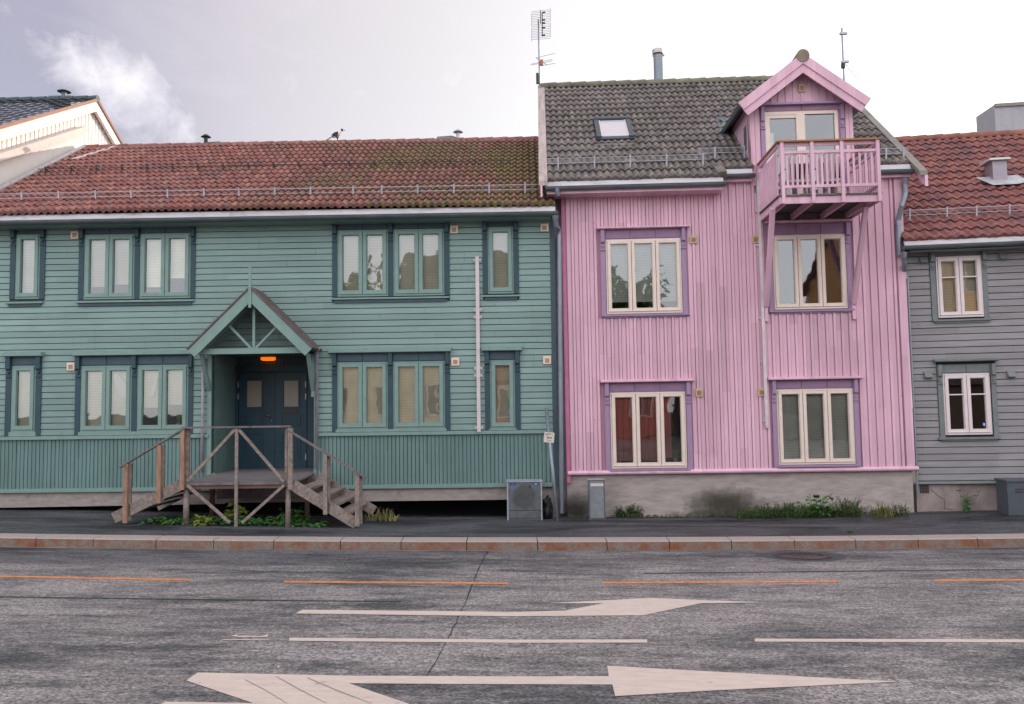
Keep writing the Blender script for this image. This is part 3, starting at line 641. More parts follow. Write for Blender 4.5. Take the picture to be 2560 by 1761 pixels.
def tiles(x0, x1, ye, ze, pitch, rows, course, w, A=.032, holes=(), n=7, seed=1, sag=0.0, skip0=0):
    """pantile surface in local coords (x along eave, y inward, z up)"""
    cp, sp_ = math.cos(pitch), math.sin(pitch); rnd = random.Random(seed)
    nw = max(1, round((x1 - x0) / w)); w = (x1 - x0) / nw; N = nw * n; mb = MB()
    def pt(i, s, lift):
        x = x0 + (x1 - x0) * i / N; ph = (i % n) / n
        prof = .5 + .5 * math.cos(2 * math.pi * (ph - .45)); prof = prof ** 1.1
        h = A * prof + lift - sag * math.sin(math.pi * (x - x0) / (x1 - x0))
        return (x, ye + s * cp - sp_ * h, ze + s * sp_ + cp * h)
    for r in range(skip0, rows):
        s0, s1 = r * course - .03, (r + 1) * course + .045
        jit = [rnd.uniform(-.009, .009) for _ in range(nw + 1)]
        lj = [rnd.uniform(0, .007) for _ in range(nw + 1)]
        mid = (s0 + s1) / 2
        prof_pts = ((s0 + .08, .022), (s0, .026), (s0, .046), (s1, .004)) if r > skip0 else ((s0, -.03), (s0, .02), (s0, .046), (s1, .004))
        base = len(mb.v)
        for q, (s, l) in enumerate(prof_pts):
            for i in range(N + 1):
                k = min(i // n, nw - 1); mb.v.append(pt(i, s + (jit[k] if q < 3 else 0), l + lj[k] * (q in (1, 2))))
        for i in range(N):
            xx = x0 + (x1 - x0) * (i + .5) / N; yy = ye + mid * cp
            if any(a <= xx <= b and c <= yy <= d for a, b, c, d in holes): continue
            for q in (0, 1, 2):
                a = base + q * (N + 1) + i
                if q < 2:
                    e = len(mb.v); mb.v += [mb.v[a], mb.v[a + 1], mb.v[a + N + 2], mb.v[a + N + 1]]; mb.f.append((e, e + 1, e + 2, e + 3))
                else: mb.f.append((a, a + 1, a + N + 2, a + N + 1))
    return mb
def ridge_caps(x0, x1, y, z, r=.11, L_=.40, dz=0):
    mb = MB(); x = x0
    while x < x1:
        b = min(x + L_ + .04, x1 + .02)
        for (xa, ra), (xb, rb) in (((x, r * .92), (b, r * 1.12)),):
            n = 10; vs = []
            for xx, rr in ((xa, ra), (xb, rb)):
                for k in range(n + 1):
                    a = math.pi * (-.12 + 1.24 * k / n); vs.append((xx, y + rr * math.cos(a) * 1.1, z + rr * math.sin(a)))
            fs = [(k, k + 1, n + 2 + k, n + 1 + k) for k in range(n)] + [tuple(range(n + 1, 2 * n + 2)), tuple(range(n + 1))[::-1]]
            mb.add(vs, fs)
        x += L_
    return mb
def snow_guard(roof, f_pts, s_y, s_z, pitch, x0, x1, m, hgt=.22, name='snow_guard', rails=(.10, .20), back=True):
    """posts at local x positions f_pts on the roof surface"""
    mb = MB(); nrm = Vector((0, -math.sin(pitch), math.cos(pitch))); dn = Vector((0, math.cos(pitch), math.sin(pitch)))
    up = Vector((0, -.15, 1)).normalized()
    for x in f_pts:
        b = Vector((x, s_y, s_z)) + nrm * .03
        mb.bar(b, b + up * hgt, .032, .012, side=(1, 0, 0)); mb.bar(b + up * hgt * .75, b + dn * .22 + nrm * .02, .016, .012, side=(1, 0, 0)); mb.bar(b, b + dn * .3, .016, .012, side=(1, 0, 0))
    for h in rails:
        b = Vector((0, s_y, s_z)) + nrm * .03 + up * h + Vector((0, .012, 0))
        mb.tube([(x0, b.y, b.z), (x1, b.y, b.z)], .009, 6)
    return mb.build(name, m, roof)
def gutter(x0, x1, y, z, r=.07, clips=True, seed=1):
    """half-round gutter hanging at outer edge y (towards street), rim height z"""
    mb = MB(); n = 10
    nx = max(2, int((x1 - x0) / .9)); rnd = random.Random(seed)
    vs = []
    for i in range(2):
        x = (x0, x1)[i]
        for k in range(n + 1):
            a = math.pi * (1 + k / n); vs.append((x, y + r + r * math.cos(a), z + r * math.sin(a) * 1.05))
        for k in range(n, -1, -1):
            a = math.pi * (1 + k / n); q = r - .006; vs.append((x, y + r + q * math.cos(a), z + q * math.sin(a) * 1.05))
    m_ = 2 * (n + 1)
    mb.add(vs, [(k, (k + 1) % m_, m_ + (k + 1) % m_, m_ + k) for k in range(m_)] + [tuple(range(n + 1)), tuple(range(m_, m_ + n + 1))])
    mb.tube([(x0, y, z + .004), (x1, y, z + .004)], .010, 6)
    x = x0 + .25
    while x < x1:
        for k in range(n):
            a, b = math.pi * (1 + k / n), math.pi * (1 + (k + 1) / n); q = r + .004
            mb.add([(x - .012, y + r + q * math.cos(a), z + q * math.sin(a) * 1.05), (x + .012, y + r + q * math.cos(a), z + q * math.sin(a) * 1.05), (x + .012, y + r + q * math.cos(b), z + q * math.sin(b) * 1.05), (x - .012, y + r + q * math.cos(b), z + q * math.sin(b) * 1.05)], [(0, 1, 2, 3)])
        x += rnd.uniform(.6, .78)
    return mb

# ================================================================== GREEN HOUSE
xL = G.at(-95, 900)[0]; xR = G.at(1391, 900)[0]
green = thing('green_house', 'long sage green timber house with dark teal window trims and red tiled roof', 'house', G.M)
zsidetop = G.at(1000, 534, 0)[1]; zband = G.at(690, 1092)[1]; zbandt = G.at(690, 1083)[1]; zbase = G.at(1265, 1218.4)[1]; zbaset = G.at(1265, 1208)[1]
zbeam = G.at(1050, 1252.5)[1]
pxL, pxR, _, pzt = G.rect(530, 884, 786, 1180); zplat = G.at(640, 1183)[1]
porch_hole = (pxL, pxR, zplat - .3, pzt)
WG = []
def gwin(pils, groups, ztop, zbot, head, cap, sill, blinds, sticker=None, low=False, npan=2):
    xs = [(G.at(a, 0.5 * (ztop + zbot))[0], G.at(b, 0.5 * (ztop + zbot))[0]) for a, b in pils]
    gx = [(xs[i][1] + .004, xs[i + 1][0] - .004, n) for i, n in enumerate(groups)]
    cx = (pils[0][0] + pils[-1][1]) / 2
    z1 = G.at(cx, ztop)[1]; z0 = G.at(cx, zbot)[1]
    hz = (z1 + .012, G.at(cx, head)[1])
    WG.append((xs[0][0], xs[-1][1], z0 - (.06 if not low else .0), hz[1] + .02))
    return dict(groups=gx, z0=z0, z1=z1, pil=xs, zhead=hz, zcap=G.at(cx, cap[2])[1], capx=(G.at(cap[0], cap[2])[0], G.at(cap[1], cap[2])[0], cap[3]), sill=sill and (G.at(sill[0], sill[2])[0], G.at(sill[1], sill[2])[0], G.at(cx, sill[2])[1], sill[3], .09), blinds=blinds, sticker=sticker and G.at(*sticker), npan=npan)
gw = [
 gwin([(28, 41), (102, 115)], [1], 587, 748.5, 565, (17, 113, 562, .05), (19, 111, 756, .055), [1.0], npan=1),
 gwin([(199, 212), (338, 351), (478, 490)], [2, 2], 586, 748, 565, (196, 487, 562, .05), (194, 487, 752.5, .07), [.82, .79, .84, .70]),
 gwin([(831.6, 844), (971, 983.6), (1111, 1124)], [2, 2], 575, 741, 553, (829, 1125, 550, .05), (830, 1124, 744.5, .07), [.985, .985, 1, 1]),
 gwin([(1206.5, 1219), (1284, 1297)], [1], 568.5, 735, 547, (1201, 1299, 546, .05), (1207, 1299, 739, .065), [1.0], npan=1),
 gwin([(16, 30), (91, 105)], [1], 915, 1080, 892, (14, 112, 891, .09), None, [1.0], low=True, npan=1),
 gwin([(190, 203), (331, 344), (472, 484)], [2, 2], 914, 1079, 890, (188, 487, 888, .09), None, [1, 1, .66, .62], sticker=(316, 1048), low=True),
 gwin([(831.5, 843.6), (970.5, 983), (1113, 1125.5)], [2, 2], 905, 1073, 882, (823.5, 1129, 881, .09), None, [1, 1, 1, 1], low=True),
 gwin([(1212.5, 1225), (1288, 1301)], [1], 901, 1072, 878, (1205, 1305, 877, .09), None, [1], sticker=(1275, 1037), low=True, npan=1),
]
for k, g_ in enumerate(gw):
    if k >= 4: g_['pil_bot'] = zbandt
    window(green, st='green', **g_)
    if k >= 4:
        s = MB(); xs = g_['groups']; s.box(xs[0][0] - .03, xs[-1][1] + .03, -.052, 0, zbandt, g_['z0']); s.build('sill_board', M['green_sash'], green)
holes = [(a, b, c, d) for a, b, c, d in WG]
frames_h = [(gx[0], gx[1], g_['z0'], g_['z1']) for g_ in gw for gx in g_['groups']]
s = MB(); wall_holes(s, xL, xR, zbase, zsidetop + .15, frames_h + [porch_hole]); s.build('wall_backing', mat('groove_shade', (.065, .10, .095), var=.2), green)  # dark tone paints shade into the grooves between boards
s = MB(); hboards(s, xL, xR - .10, zbandt, zsidetop + .1, .1305, holes + [porch_hole]); s.build('siding', M['green'], green)
s = MB(); vboards(s, xL, xR - .10, zbase, zband, .083, [porch_hole], w=.069); s.build('lower_boarding', M['green_shaded'], green)
s = MB()
for a, b in cut((xL, xR - .1), [(pxL - .05, pxR + .02)]):
    s.prismx([(0, zbandt + .004), (-.07, zbandt - .012), (-.07, zband), (-.05, zband - .004), (0, zband - .004)], a, b)
for a, b in cut((xL, xR - .1), [(pxL - .0, pxR)]):
    s.prismx([(0, zbaset), (-.045, zbaset - .01), (-.045, zbase + .004), (0, zbase + .004)], a, b)
s.build('band_board', M['green_sash'], green)
s = MB(); s.box(xR - .10, xR - .045, -.034, .02, zbase, zsidetop + .1); s.box(xR - .045, xR, -.05, .02, zbase, zsidetop + .1); s.build('corner_board', M['teal_board'], green)
s = MB(); s.box(xR - .01, xR + .35, .16, .3, zbeam - 1.5, zsidetop + .6); s.build('party_wall', M['lilac'], green)
for poly in ([(284, 938), (292, 934), (304, 946), (318, 966), (325, 996), (302, 994), (290, 972)], [(388, 938), (393, 942), (391, 968), (384, 992), (368, 996), (378, 976), (384, 956)]):
    pts = [G.at(a, b, .03) for a, b in poly]; MB().prism(pts, .028, .038).build('tied_curtain', mat('white_drape', (.8, .76, .7), rough=.9, var=.12, scale=12, stretch=(5, 1, 1)), green)
# porch recess
dY = 1.5
dx0, dx1, dz0, dz1 = G.rect(599, 932.5, 768, 1172.5, dY)
for q0, q1, q2 in ((pxL - .022, pxL, pxL - .04), (pxR, pxR + .022, pxR + .022)):
    s = MB(); y = 0.0
    while y < dY - .01: b = min(y + .085, dY); s.box(q0, q1, y, b - .018, zplat - .1, pzt); y += .085
    s.box(q2, q2 + .018, 0, dY, zplat - .2, pzt); s.build('porch_side_wall', M['green_shaded'], green)
s = MB(); s.box(pxL - .04, pxR + .04, .0, dY + .1, pzt, pzt + .05)
x = pxL
while x < pxR: s.box(x, x + .075, dY - .02, dY, dz1 + .02, pzt); x += .085
s.box(pxL - .04, pxR + .04, dY, dY + .1, zplat - .2, pzt); s.build('porch_back_wall', M['teal_board'], green)
dr = MB(); dr.box(dx0 - .14, dx0 - .02, dY - .06, dY - .002, zplat, dz1 + .18); dr.box(dx1 + .02, min(dx1 + .16, pxR), dY - .06, dY - .002, zplat, dz1 + .18)
dr.box(dx0 - .02, dx1 + .02, dY - .055, dY - .002, dz1 + .02, dz1 + .18)
for i in range(3):
    a = dx0 + (dx1 - dx0) * i / 3; dr.box(a + .01, a + (dx1 - dx0) / 3 - .01, dY - .07, dY - .055, dz1 + .045, dz1 + .155)
for xx in (dx0 - .08, dx1 + .09): dr.box(xx - .05, xx + .05, dY - .085, dY - .06, G.at(640, 968, dY)[1] - .06, G.at(640, 968, dY)[1] + .09)
door = dr.build('door', M['door'], green)
lv = G.at(688.7, 1050, dY)[0]
leafs = ((dx0, lv - .004, 619, 656, 952.7, 1018), (lv + .004, dx1, 710.5, 747.5, 952, 1017))
for a, b, wl, wr, wt, wb in leafs:
    s = MB(); x0, x1, z0, z1 = G.rect(wl, wt, wr, wb, dY); t = .035
    yb, yf = dY - .003, dY - .05
    for q in ((a, x0, dz0, dz1), (x1, b, dz0, dz1), (x0, x1, z1, dz1), (x0, x1, dz0, z0)): s.box(q[0], q[1], yf, yb, q[2], q[3])
    for q in ((x0 - t, x0, z0 - t, z1 + t), (x1, x1 + t, z0 - t, z1 + t), (x0, x1, z1, z1 + t), (x0, x1, z0 - t, z0)): s.box(q[0], q[1], yf - .018, yf, q[2], q[3])
    for zt, zb in ((G.at(640, 1036, dY)[1], G.at(640, 1066, dY)[1]), (G.at(640, 1084, dY)[1], G.at(640, 1150, dY)[1])):
        e0, e1 = x0 - .05, x1 + .05
        for q in ((e0, e0 + .022, zb, zt), (e1 - .022, e1, zb, zt), (e0 + .022, e1 - .022, zt - .022, zt), (e0 + .022, e1 - .022, zb, zb + .022)): s.box(q[0], q[1], yf - .016, yf, q[2], q[3])
        s.box(e0 + .06, e1 - .06, yf - .012, yf, zb + .06, zt - .06)
    s.build('door_leaf', M['door'], door)
    MB().box(x0, x1, dY - .03, dY - .02, z0, z1).build('door_glass', M['frost'], door)
s = MB(); hx, hz = G.at(679, 1039.5, dY); y = dY - .05
s.tube([(hx, y, hz), (hx, y - .05, hz)], .016, 10); s.tube([(hx, y - .045, hz), (hx - .06, y - .05, hz - .002), (hx - .13, y - .045, hz - .008)], .010, 8); s.tube([(hx, y, hz), (hx, y - .008, hz)], .028, 14)
kx_, kz = G.at(680, 1052, dY); s.tube([(kx_, y, kz), (kx_, y - .014, kz)], .026, 14); s.build('door_handle', M['brass'], door, smooth=True)
s = MB(); a, b, c, d = G.rect(712, 1024, 744, 1031.5, dY); s.box(a, b, y - .02, y, c, d); s.build('mail_slot', mat('old_brass', (.09, .06, .04), rough=.5), door)
s = MB()
for px, py in ((598, 962), (598, 992), (766, 962), (766, 992), (766, 1142)):
    x, z = G.at(px, py, dY); s.box(x - .012, x + .012, y - .022, y, z - .07, z + .07)
s.build('hinge', M['galv'], door)
# porch lamp
lx0, lx1, lz0, lz1 = G.rect(655, 890.5, 688, 901, dY - .15)
s = MB(); s.box(lx0, lx1, dY - .25, dY - .10, lz0, lz1 - .01); s.box(lx0 + .03, lx1 - .03, dY - .22, dY - .13, lz0 - .012, lz0); lamp = s.build('porch_lamp', M['orange_glow'], green, bevel=.02)
s = MB(); s.box(lx0 - .01, lx1 + .01, dY - .26, dY - .02, lz1 - .008, lz1 + .02); s.build('lamp_base', M['darkmetal'], lamp)
# porch gable roof
YF = -.78
A_ = G.at(626, 719, YF); Lp = G.at(467, 876, YF); Rp = G.at(780, 869, YF)
mxp = A_[0]; zl = (Lp[1] + Rp[1]) / 2; hw = (Rp[0] - Lp[0]) / 2; mxp = (mxp + (Lp[0] + Rp[0]) / 2) / 2; zt = A_[1]
ang = math.atan2(zt - zl, hw)
rf = MB(); bb = MB(); sof = MB()
for sgn in (-1, 1):
    e = Vector((mxp + sgn * hw, 0, zl)); a = Vector((mxp, 0, zt)); d = (e - a).normalized(); nn = Vector((-d.z * sgn, 0, d.x * sgn)); nn = nn if nn.z > 0 else -nn
    # corrugated sheet: shallow ribs running down the slope
    yy = YF - .03
    while yy < -.03:
        p0 = a + nn * .012; p1 = e + nn * .012
        rf.bar((p0.x, yy + .03, p0.z), (p1.x, yy + .03, p1.z), .038, .030, side=(0, 1, 0)); yy += .062
    for (o0, o1, w0, w1, tgt) in ((.006, -.02, YF, 0, rf),):
        q = [a + nn * o0, e + nn * o0, e + nn * o1, a + nn * o1]
        tgt.prism([(v.x, v.z) for v in q], w0, w1)
    q = [a - nn * .02, e - nn * .02, e - nn * .215, Vector((a.x, 0, a.z)) - Vector((0, 0, .215 / math.cos(ang)))]
    q[0] = Vector((a.x, 0, a.z - .02 / math.cos(ang)))
    bb.prism([(v.x, v.z) for v in q], YF, YF + .035)
    q2 = [a - nn * .022 - d * -.0, e - nn * .022 - d * .12, e - nn * .15 - d * .16, a - nn * .15 + d * .1]
    sof.prism([(v.x, v.z) for v in q2], -.40, -.34); sof.prism([(v.x, v.z) for v in q2], -.09, -.03)
pr = rf.build('porch_roof', mat('corrugated_roof', (.135, .105, .105), rough=.6, var=.3, scale=5), green)
bb.build('bargeboard', M['green_sash'], pr)
sof.build('rafter', M['green_sash'], pr)
s = MB(); x, _ = G.at(625.5, 720, YF); za = G.at(625, 668, YF)[1]; zb = G.at(625, 770, YF)[1]; s.box(x - .028, x + .028, YF - .03, YF - .002, zb, za); s.build('finial_board', M['green_sash'], pr)
YT = YF + .20
s = MB(); t0 = G.at(498, 872.5, YT); t1 = G.at(764, 872.5, YT); zb0 = G.at(630, 885, YT)[1]; zt0 = G.at(630, 871, YT)[1]
s.box(t0[0], t1[0], YT - .03, YT + .05, zb0, zt0)
s.box(t0[0] + .06, t0[0] + .15, YT + .05, 0, zb0 + .01, zt0 - .01); s.box(t1[0] - .15, t1[0] - .06, YT + .05, 0, zb0 + .01, zt0 - .01)
s.build('tie_beam', M['green_sash'], pr)
s = MB(); kx0 = G.at(635, 840, YT)[0]; ztop_ = zt - .2
s.box(kx0 - .026, kx0 + .026, YT - .02, YT + .03, zt0, zt - .12)
for (a, b) in (((574, 815), (629, 872)), ((694, 815), (639, 872))):
    p0 = G.at(*a, YT); p1 = G.at(*b, YT); s.bar((p0[0], YT, p0[1]), (p1[0], YT, p1[1]), .05, .046)
s.build('king_post', M['green_sash'], pr)
for a, b, sg in (((504, 886), (524, 975), -1), ((770, 886), (783, 975), 1)):
    s = MB(); p0 = G.at(*a, YT + .02); p1 = G.at(*b, -.02); s.bar((p0[0], YT + .02, p0[1]), (p1[0], -.05, p1[1]), .075, .06, side=(1, 0, 0))
    s.box(p1[0] - .035, p1[0] + .035, -.05, 0, p1[1] - .15, G.at(a[0], 886, 0)[1]); s.build('bracket', M['green_sash'], pr)
# porch opening corner boards
s = MB(); s.box(pxL - .09, pxL, -.045, .02, zplat - .1, pzt + .02); s.box(pxR, pxR + .06, -.045, .02, zplat - .1, pzt + .02); s.build('corner_board', M['green_sash'], green)
# thin pipes beside the porch
s = MB(); x, z0 = G.at(504, 1180, -.1); s.tube([(G.at(508, 900, -.1)[0], -.1, G.at(508, 893, -.1)[1]), (x, -.1, z0)], .03, 8); s.build('drain_pipe', M['lilac'], green, smooth=True)
s = MB(); x, z0 = G.at(790.5, 1172, -.1); s.tube([(G.at(797, 872, -.25)[0], -.25, G.at(797, 872, -.25)[1]), (G.at(792, 884, -.1)[0], -.1, G.at(792, 884, -.1)[1]), (x, -.1, z0)], .034, 8); s.build('drain_pipe', M['lilac'], green, smooth=True)
# foundation
gl0 = G.g(xL, 0) - .3
s = MB(); zbl = G.at(60, 1270)[1]; xm = G.at(560, 1250)[0]
s.hexa([(xL, .02, zbl), (xm, .02, zbeam - .02), (xm, .3, zbeam - .02), (xL, .3, zbl), (xL, .02, zbase + .01), (xm, .02, zbase + .01), (xm, .3, zbase + .01), (xL, .3, zbase + .01)])
s.box(xm, G.at(1365, 1240)[0], .021, .3, zbeam, zbase + .01)
s.box(G.at(1365, 1240)[0], xR, .05, .4, zbeam - 1.2, zbase + .01)
s.box(G.at(870, 1240)[0], G.at(886, 1240)[0], .0, .021, zbeam + .12, zbase - .02)
s.build('foundation', M['concrete'], green)
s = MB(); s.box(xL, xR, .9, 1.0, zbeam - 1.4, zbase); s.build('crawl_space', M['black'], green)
# vents
for px, py in ((189.5, 589), (1135.6, 575.2), (1361, 570.5), (179.6, 917.5), (1138.7, 905), (1367.7, 901)):
    vent(green, *G.at(px, py))
# white conduit
s = MB(); a = G.at(1195, 643); b = G.at(1196, 1080); xx = (a[0] + b[0]) / 2
s.box(xx - .038, xx + .038, -.085, -.026, b[1], a[1])
for py in (652, 776, 794, 922, 940, 1070):
    z = G.at(1195, py)[1]; s.box(xx - .085, xx + .085, -.045, -.026, z - .035, z + .035); s.box(xx - .085, xx - .065, -.07, -.026, z - .02, z + .02); s.box(xx + .065, xx + .085, -.07, -.026, z - .02, z + .02)
s.build('conduit', M['whiteplastic'], green)
# roof
OV = -.42; GP = R_(30.5)
ex, ez = G.at(690, 525, OV - .05)
rr_, rz_ = G.at(690, 357, 5.0)
# find slope so the ridge lands on the photographed line
best = None
for i in range(400):
    dpt = 3 + i * .01; zz = G.at(690, 366, dpt)[1]; pit = math.atan2(zz - ez, dpt - OV)
    if best is None or abs(pit - GP) < best[0]: best = (abs(pit - GP), dpt, zz)
gdep, gz_r = best[1], best[2]; slope_len = math.hypot(gdep - OV, gz_r - ez); GR = 16; gcourse = slope_len / GR
exR = G.at(1388, 520, OV)[0]; TWG = (exR - xL) / round((exR - xL) / .155)
M['tile_g'] = tile_mat('red_tiles', [(.20, .08, .072), (.30, .125, .105), (.24, .10, .098), (.36, .17, .135), (.20, .11, .11)], (.17, .175, .035), TWG, gcourse * math.cos(GP), x0=xL, trough=.09, mossx=(-10, 0, .15), mossamt=.775, moss_shade=(.075, .058, .05))
exR = G.at(1388, 520, OV)[0]
xr_main = G.at(1352, 400, 1.5)[0]
rt = tiles(xL, exR, OV - .05, ez, GP, GR, gcourse, TWG, A=.052, seed=3, sag=-.05)
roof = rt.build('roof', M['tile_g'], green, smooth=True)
s = ridge_caps(xL, xR - .1, gdep, gz_r + .02); s.build('ridge_tiles', mat('ridge_tile_red', (.24, .11, .10), rough=.8, var=.4, scale=3, dirt=(.08, .09, .05), dscale=2), roof)
s = MB(); s.prismx([(gdep, gz_r), (gdep + 5, gz_r - 2.9), (gdep + 5, gz_r - 3.0), (gdep, gz_r - .12)], xL, xR); s.box(xL, xR, gdep + 4.6, gdep + 4.7, -1, gz_r - 2.7)
s.prismx([(OV, ez - .03), (gdep, gz_r - .03), (gdep, gz_r - .15), (OV, ez - .09)], xL, exR - .02); s.build('roof_deck', M['wood_dark'], roof)
zf0 = ez - .0; s = MB(); zf1 = G.at(690, 542, OV - .07)[1]
s.prismx([(OV - .03, zf0 - .01), (OV - .10, zf1), (OV - .02, zf1), (OV, zf0 - .04)], xL, exR)
fas = s.build('fascia', M['zinc'], green)
gutter(xL, exR + .05, OV - .14, zf1 - .01, .068).build('gutter', M['gutter'], green, smooth=False)
s = MB(); s.box(xL, exR - .1, OV, .0, zf1 - .09, zf1 - .05); s.build('soffit', M['green_sash'], green)
# downspout at the right corner
s = MB(); a = G.at(1388, 538, OV); b = G.at(1397, 575, -.10); c_ = G.at(1404, 1283, -.10)
s.tube([(a[0], OV - .05, a[1] - .02), (a[0], OV - .04, a[1] - .12)], [.075, .05], 12)
s.tube([(a[0], OV - .04, a[1] - .10), (a[0] + .02, OV + .02, a[1] - .22), (b[0], -.16, b[1]), (b[0] + .01, -.12, b[1] - .12)], .05, 10)
s.tube([(b[0] + .01, -.12, b[1] - .1), (c_[0], -.12, c_[1])], .048, 12)
for t in (.18, .5, .82): zz = lerp(b[1], c_[1], t); xx = lerp(b[0] + .01, c_[0], t); s.tube([(xx, -.12, zz), (xx, -.12, zz + .03)], .056, 12)
s.build('downspout', M['pipe'], green, smooth=False)
# snow guards
def roof_pt(f, px, py, ye, ze, pitch):
    o = f.I @ CAM; d = f.I.to_3x3() @ ray(px, py); t = math.tan(pitch)
    # z - ze = t*(y-ye)
    k = (t * (o.y - ye) - (o.z - ze)) / (d.z - t * d.y); p = o + d * k; return p
gp = [roof_pt(G, x, lerp(509, 493, (x - 61) / 1250), OV - .05, ez, GP) for x in (-30, 61, 152, 243, 331, 421.5, 512, 598.7, 688, 776.8, 883, 954.5, 1044, 1134.8, 1223, 1313)]
sy = sum(q.y for q in gp) / len(gp); sz = ez + (sy - OV + .05) * math.tan(GP)
snow_guard(roof, [q.x for q in gp], sy, sz, GP, xL, gp[-1].x + .35, M['galv'], hgt=.25, rails=(.11, .21))
gp = [roof_pt(G, x, lerp(440, 421, (x - 100) / 1200), OV - .05, ez, GP) for x in [118 + 63 * i for i in range(19)]]
sy = sum(q.y for q in gp) / len(gp); sz = ez + (sy - OV + .05) * math.tan(GP)
snow_guard(roof, [q.x for q in gp], sy, sz, GP, G.at(95, 430, sy)[0], gp[-1].x + .3, M['darkmetal'], hgt=.2, rails=(.06, .15))
# roof edge flashing against the neighbour wall, with worn corner
s = MB(); t = math.tan(GP)
s.prismx([(OV, ez + .06), (gdep, gz_r + .06), (gdep, gz_r + .14), (OV, ez + .14)], xL, xL + .14)
pass
s.build('verge_flashing', M['zinc'], roof)
s = MB(); a = Vector((xL + .95, gdep - .15, gz_r + .02)); b = Vector((xL + .48, gdep - 1.35, gz_r - 1.35 * t + .12)); s.bar(a, b, .16, .03, side=(1, 0, 0)); s.build('verge_board', mat('bleached_board', (.55, .47, .45)), roof)
# roof vents on the far slope
for px, pt_, pb, w_ in ((515, 337, 360, .09), (1145, 325, 347, .09)):
    x, z1 = G.at(px, pt_, gdep + .5); _, z0 = G.at(px, pb + 6, gdep + .5)
    s = MB(); s.tube([(x, gdep + .5, z0 - .4), (x, gdep + .5, z1 - .05)], .055, 10); s.tube([(x, gdep + .5, z1 - .07), (x, gdep + .5, z1)], [.14, .05], 12); s.build('roof_vent_pipe', M['darkmetal'] if px < 800 else M['galv'], roof)
for px, w_ in ((545, .45), (1118, .5)):
    x, z = G.at(px, 360 - 10 if px < 800 else 336, gdep + .9); s = MB(); z -= .14; s.prism([(x - w_, z - .5), (x + w_, z - .5), (x + w_ * .9, z - .1), (x + w_ * .3, z + .0), (x - w_ * .5, z - .02)], gdep + .6, gdep + 1.3); s.build('roof_hatch', M['gutter'], roof)
# ================================================================== PINK HOUSE
pL = P.at(1411, 900)[0]; pR = P.at(2269, 820)[0]
pink = thing('pink_house', 'tall pink timber house with a balcony dormer, purple window trims and grey tiled roof', 'house', P.M)
pmz = P.at(1850, 1183.5)[1]; pmz_t = P.at(1850, 1172)[1]
OVP = -.40
pez_low = P.at(1590, 448, OVP)[1]           # lower tile edge, left part
PP = R_(38)
pez_hi = P.at(1855, 419, OVP + .02)[1]
# ridge depth from photographed ridge line
best = None
for i in range(500):
    dpt = 2.5 + i * .01; zz = P.at(1600, 214, dpt)[1]; pit = math.atan2(zz - pez_low, dpt - OVP)
    if best is None or abs(pit - PP) < best[0]: best = (abs(pit - PP), dpt, zz)
pdep, pz_r = best[1], best[2]; PR = 16; pcourse = math.hypot(pdep - OVP, pz_r - pez_low) / PR
pcy = pcourse * math.cos(PP); PT = math.tan(PP)
stepx = P.at(1803, 440, OVP)[0]
WPk = []
def pwin(pils, fx, ztop, zbot, head, cap, sill, blinds, blmat='blind_w', style='pink', f=P, store=WPk, npan=3, n=3, low=False, sticker=None):
    my = .5 * (ztop + zbot)
    xs = [(f.at(a, my)[0], f.at(b, my)[0]) for a, b in pils]
    cx = (pils[0][0] + pils[-1][1]) / 2
    z1 = f.at(cx, ztop)[1]; z0 = f.at(cx, zbot)[1]
    hz = (z1 + .015, f.at(cx, head)[1])
    store.append((xs[0][0] - .01, xs[-1][1] + .01, z0 - .09, hz[1] + .03))
    return dict(groups=[(f.at(fx[0], my)[0], f.at(fx[1], my)[0], n)], z0=z0, z1=z1, pil=xs, zhead=hz, zcap=f.at(cx, cap[2])[1], capx=(f.at(cap[0], cap[2])[0], f.at(cap[1], cap[2])[0], .055), sill=(f.at(sill[0], sill[2])[0], f.at(sill[1], sill[2])[0], f.at(cx, sill[2])[1], sill[3], .09), blinds=blinds, npan=npan, blmat=blmat, st=style, sticker=sticker and f.at(*sticker), pil_bot=f.at(cx, sill[2] if not low else zbot + 8)[1])
pw = [
 pwin([(1502, 1514), (1704.5, 1716)], (1515.5, 1703.5), 598.5, 784.5, 574, (1492.6, 1721, 572), (1503.6, 1723, 786.5, .03), [.86, .86, .86]),
 pwin([(1513, 1525), (1716.5, 1729)], (1526.5, 1715), 981, 1170.5, 957, (1501, 1733, 954.5), (1524, 1725, 1172.5, 0), [1, 1, .42], blmat=['curtain_red'] * 3, low=True),
 pwin([(1919, 1931), (2115.5, 2127)], (1932.5, 2114.5), 588, 773.5, 560, (1911, 2127, 557), (1921, 2134, 776, .03), [0, 0, 0]),
 pwin([(1931, 1942), (2135, 2147)], (1943, 2134), 973, 1161, 951, (1917, 2153, 948), (1943, 2145, 1163, 0), [1, 1, 1], low=True),
]
pw[1]['blinds'] = [.93, .93, 0]
for g_ in pw: window(pink, **g_)
# half-drawn red curtain in the third sash of the ground floor window
q = P.rect(1660, 988, 1678, 1145, .1); s = MB().quad((q[0], .1, q[2]), (q[1], .1, q[2]), (q[1], .1, q[3]), (q[0], .1, q[3])); s.build('curtain', M['curtain_red'], pink)
zwt = P.at(1600, 462, OVP)[1] + .25; zwt2 = P.at(1855, 436, OVP)[1] + .3
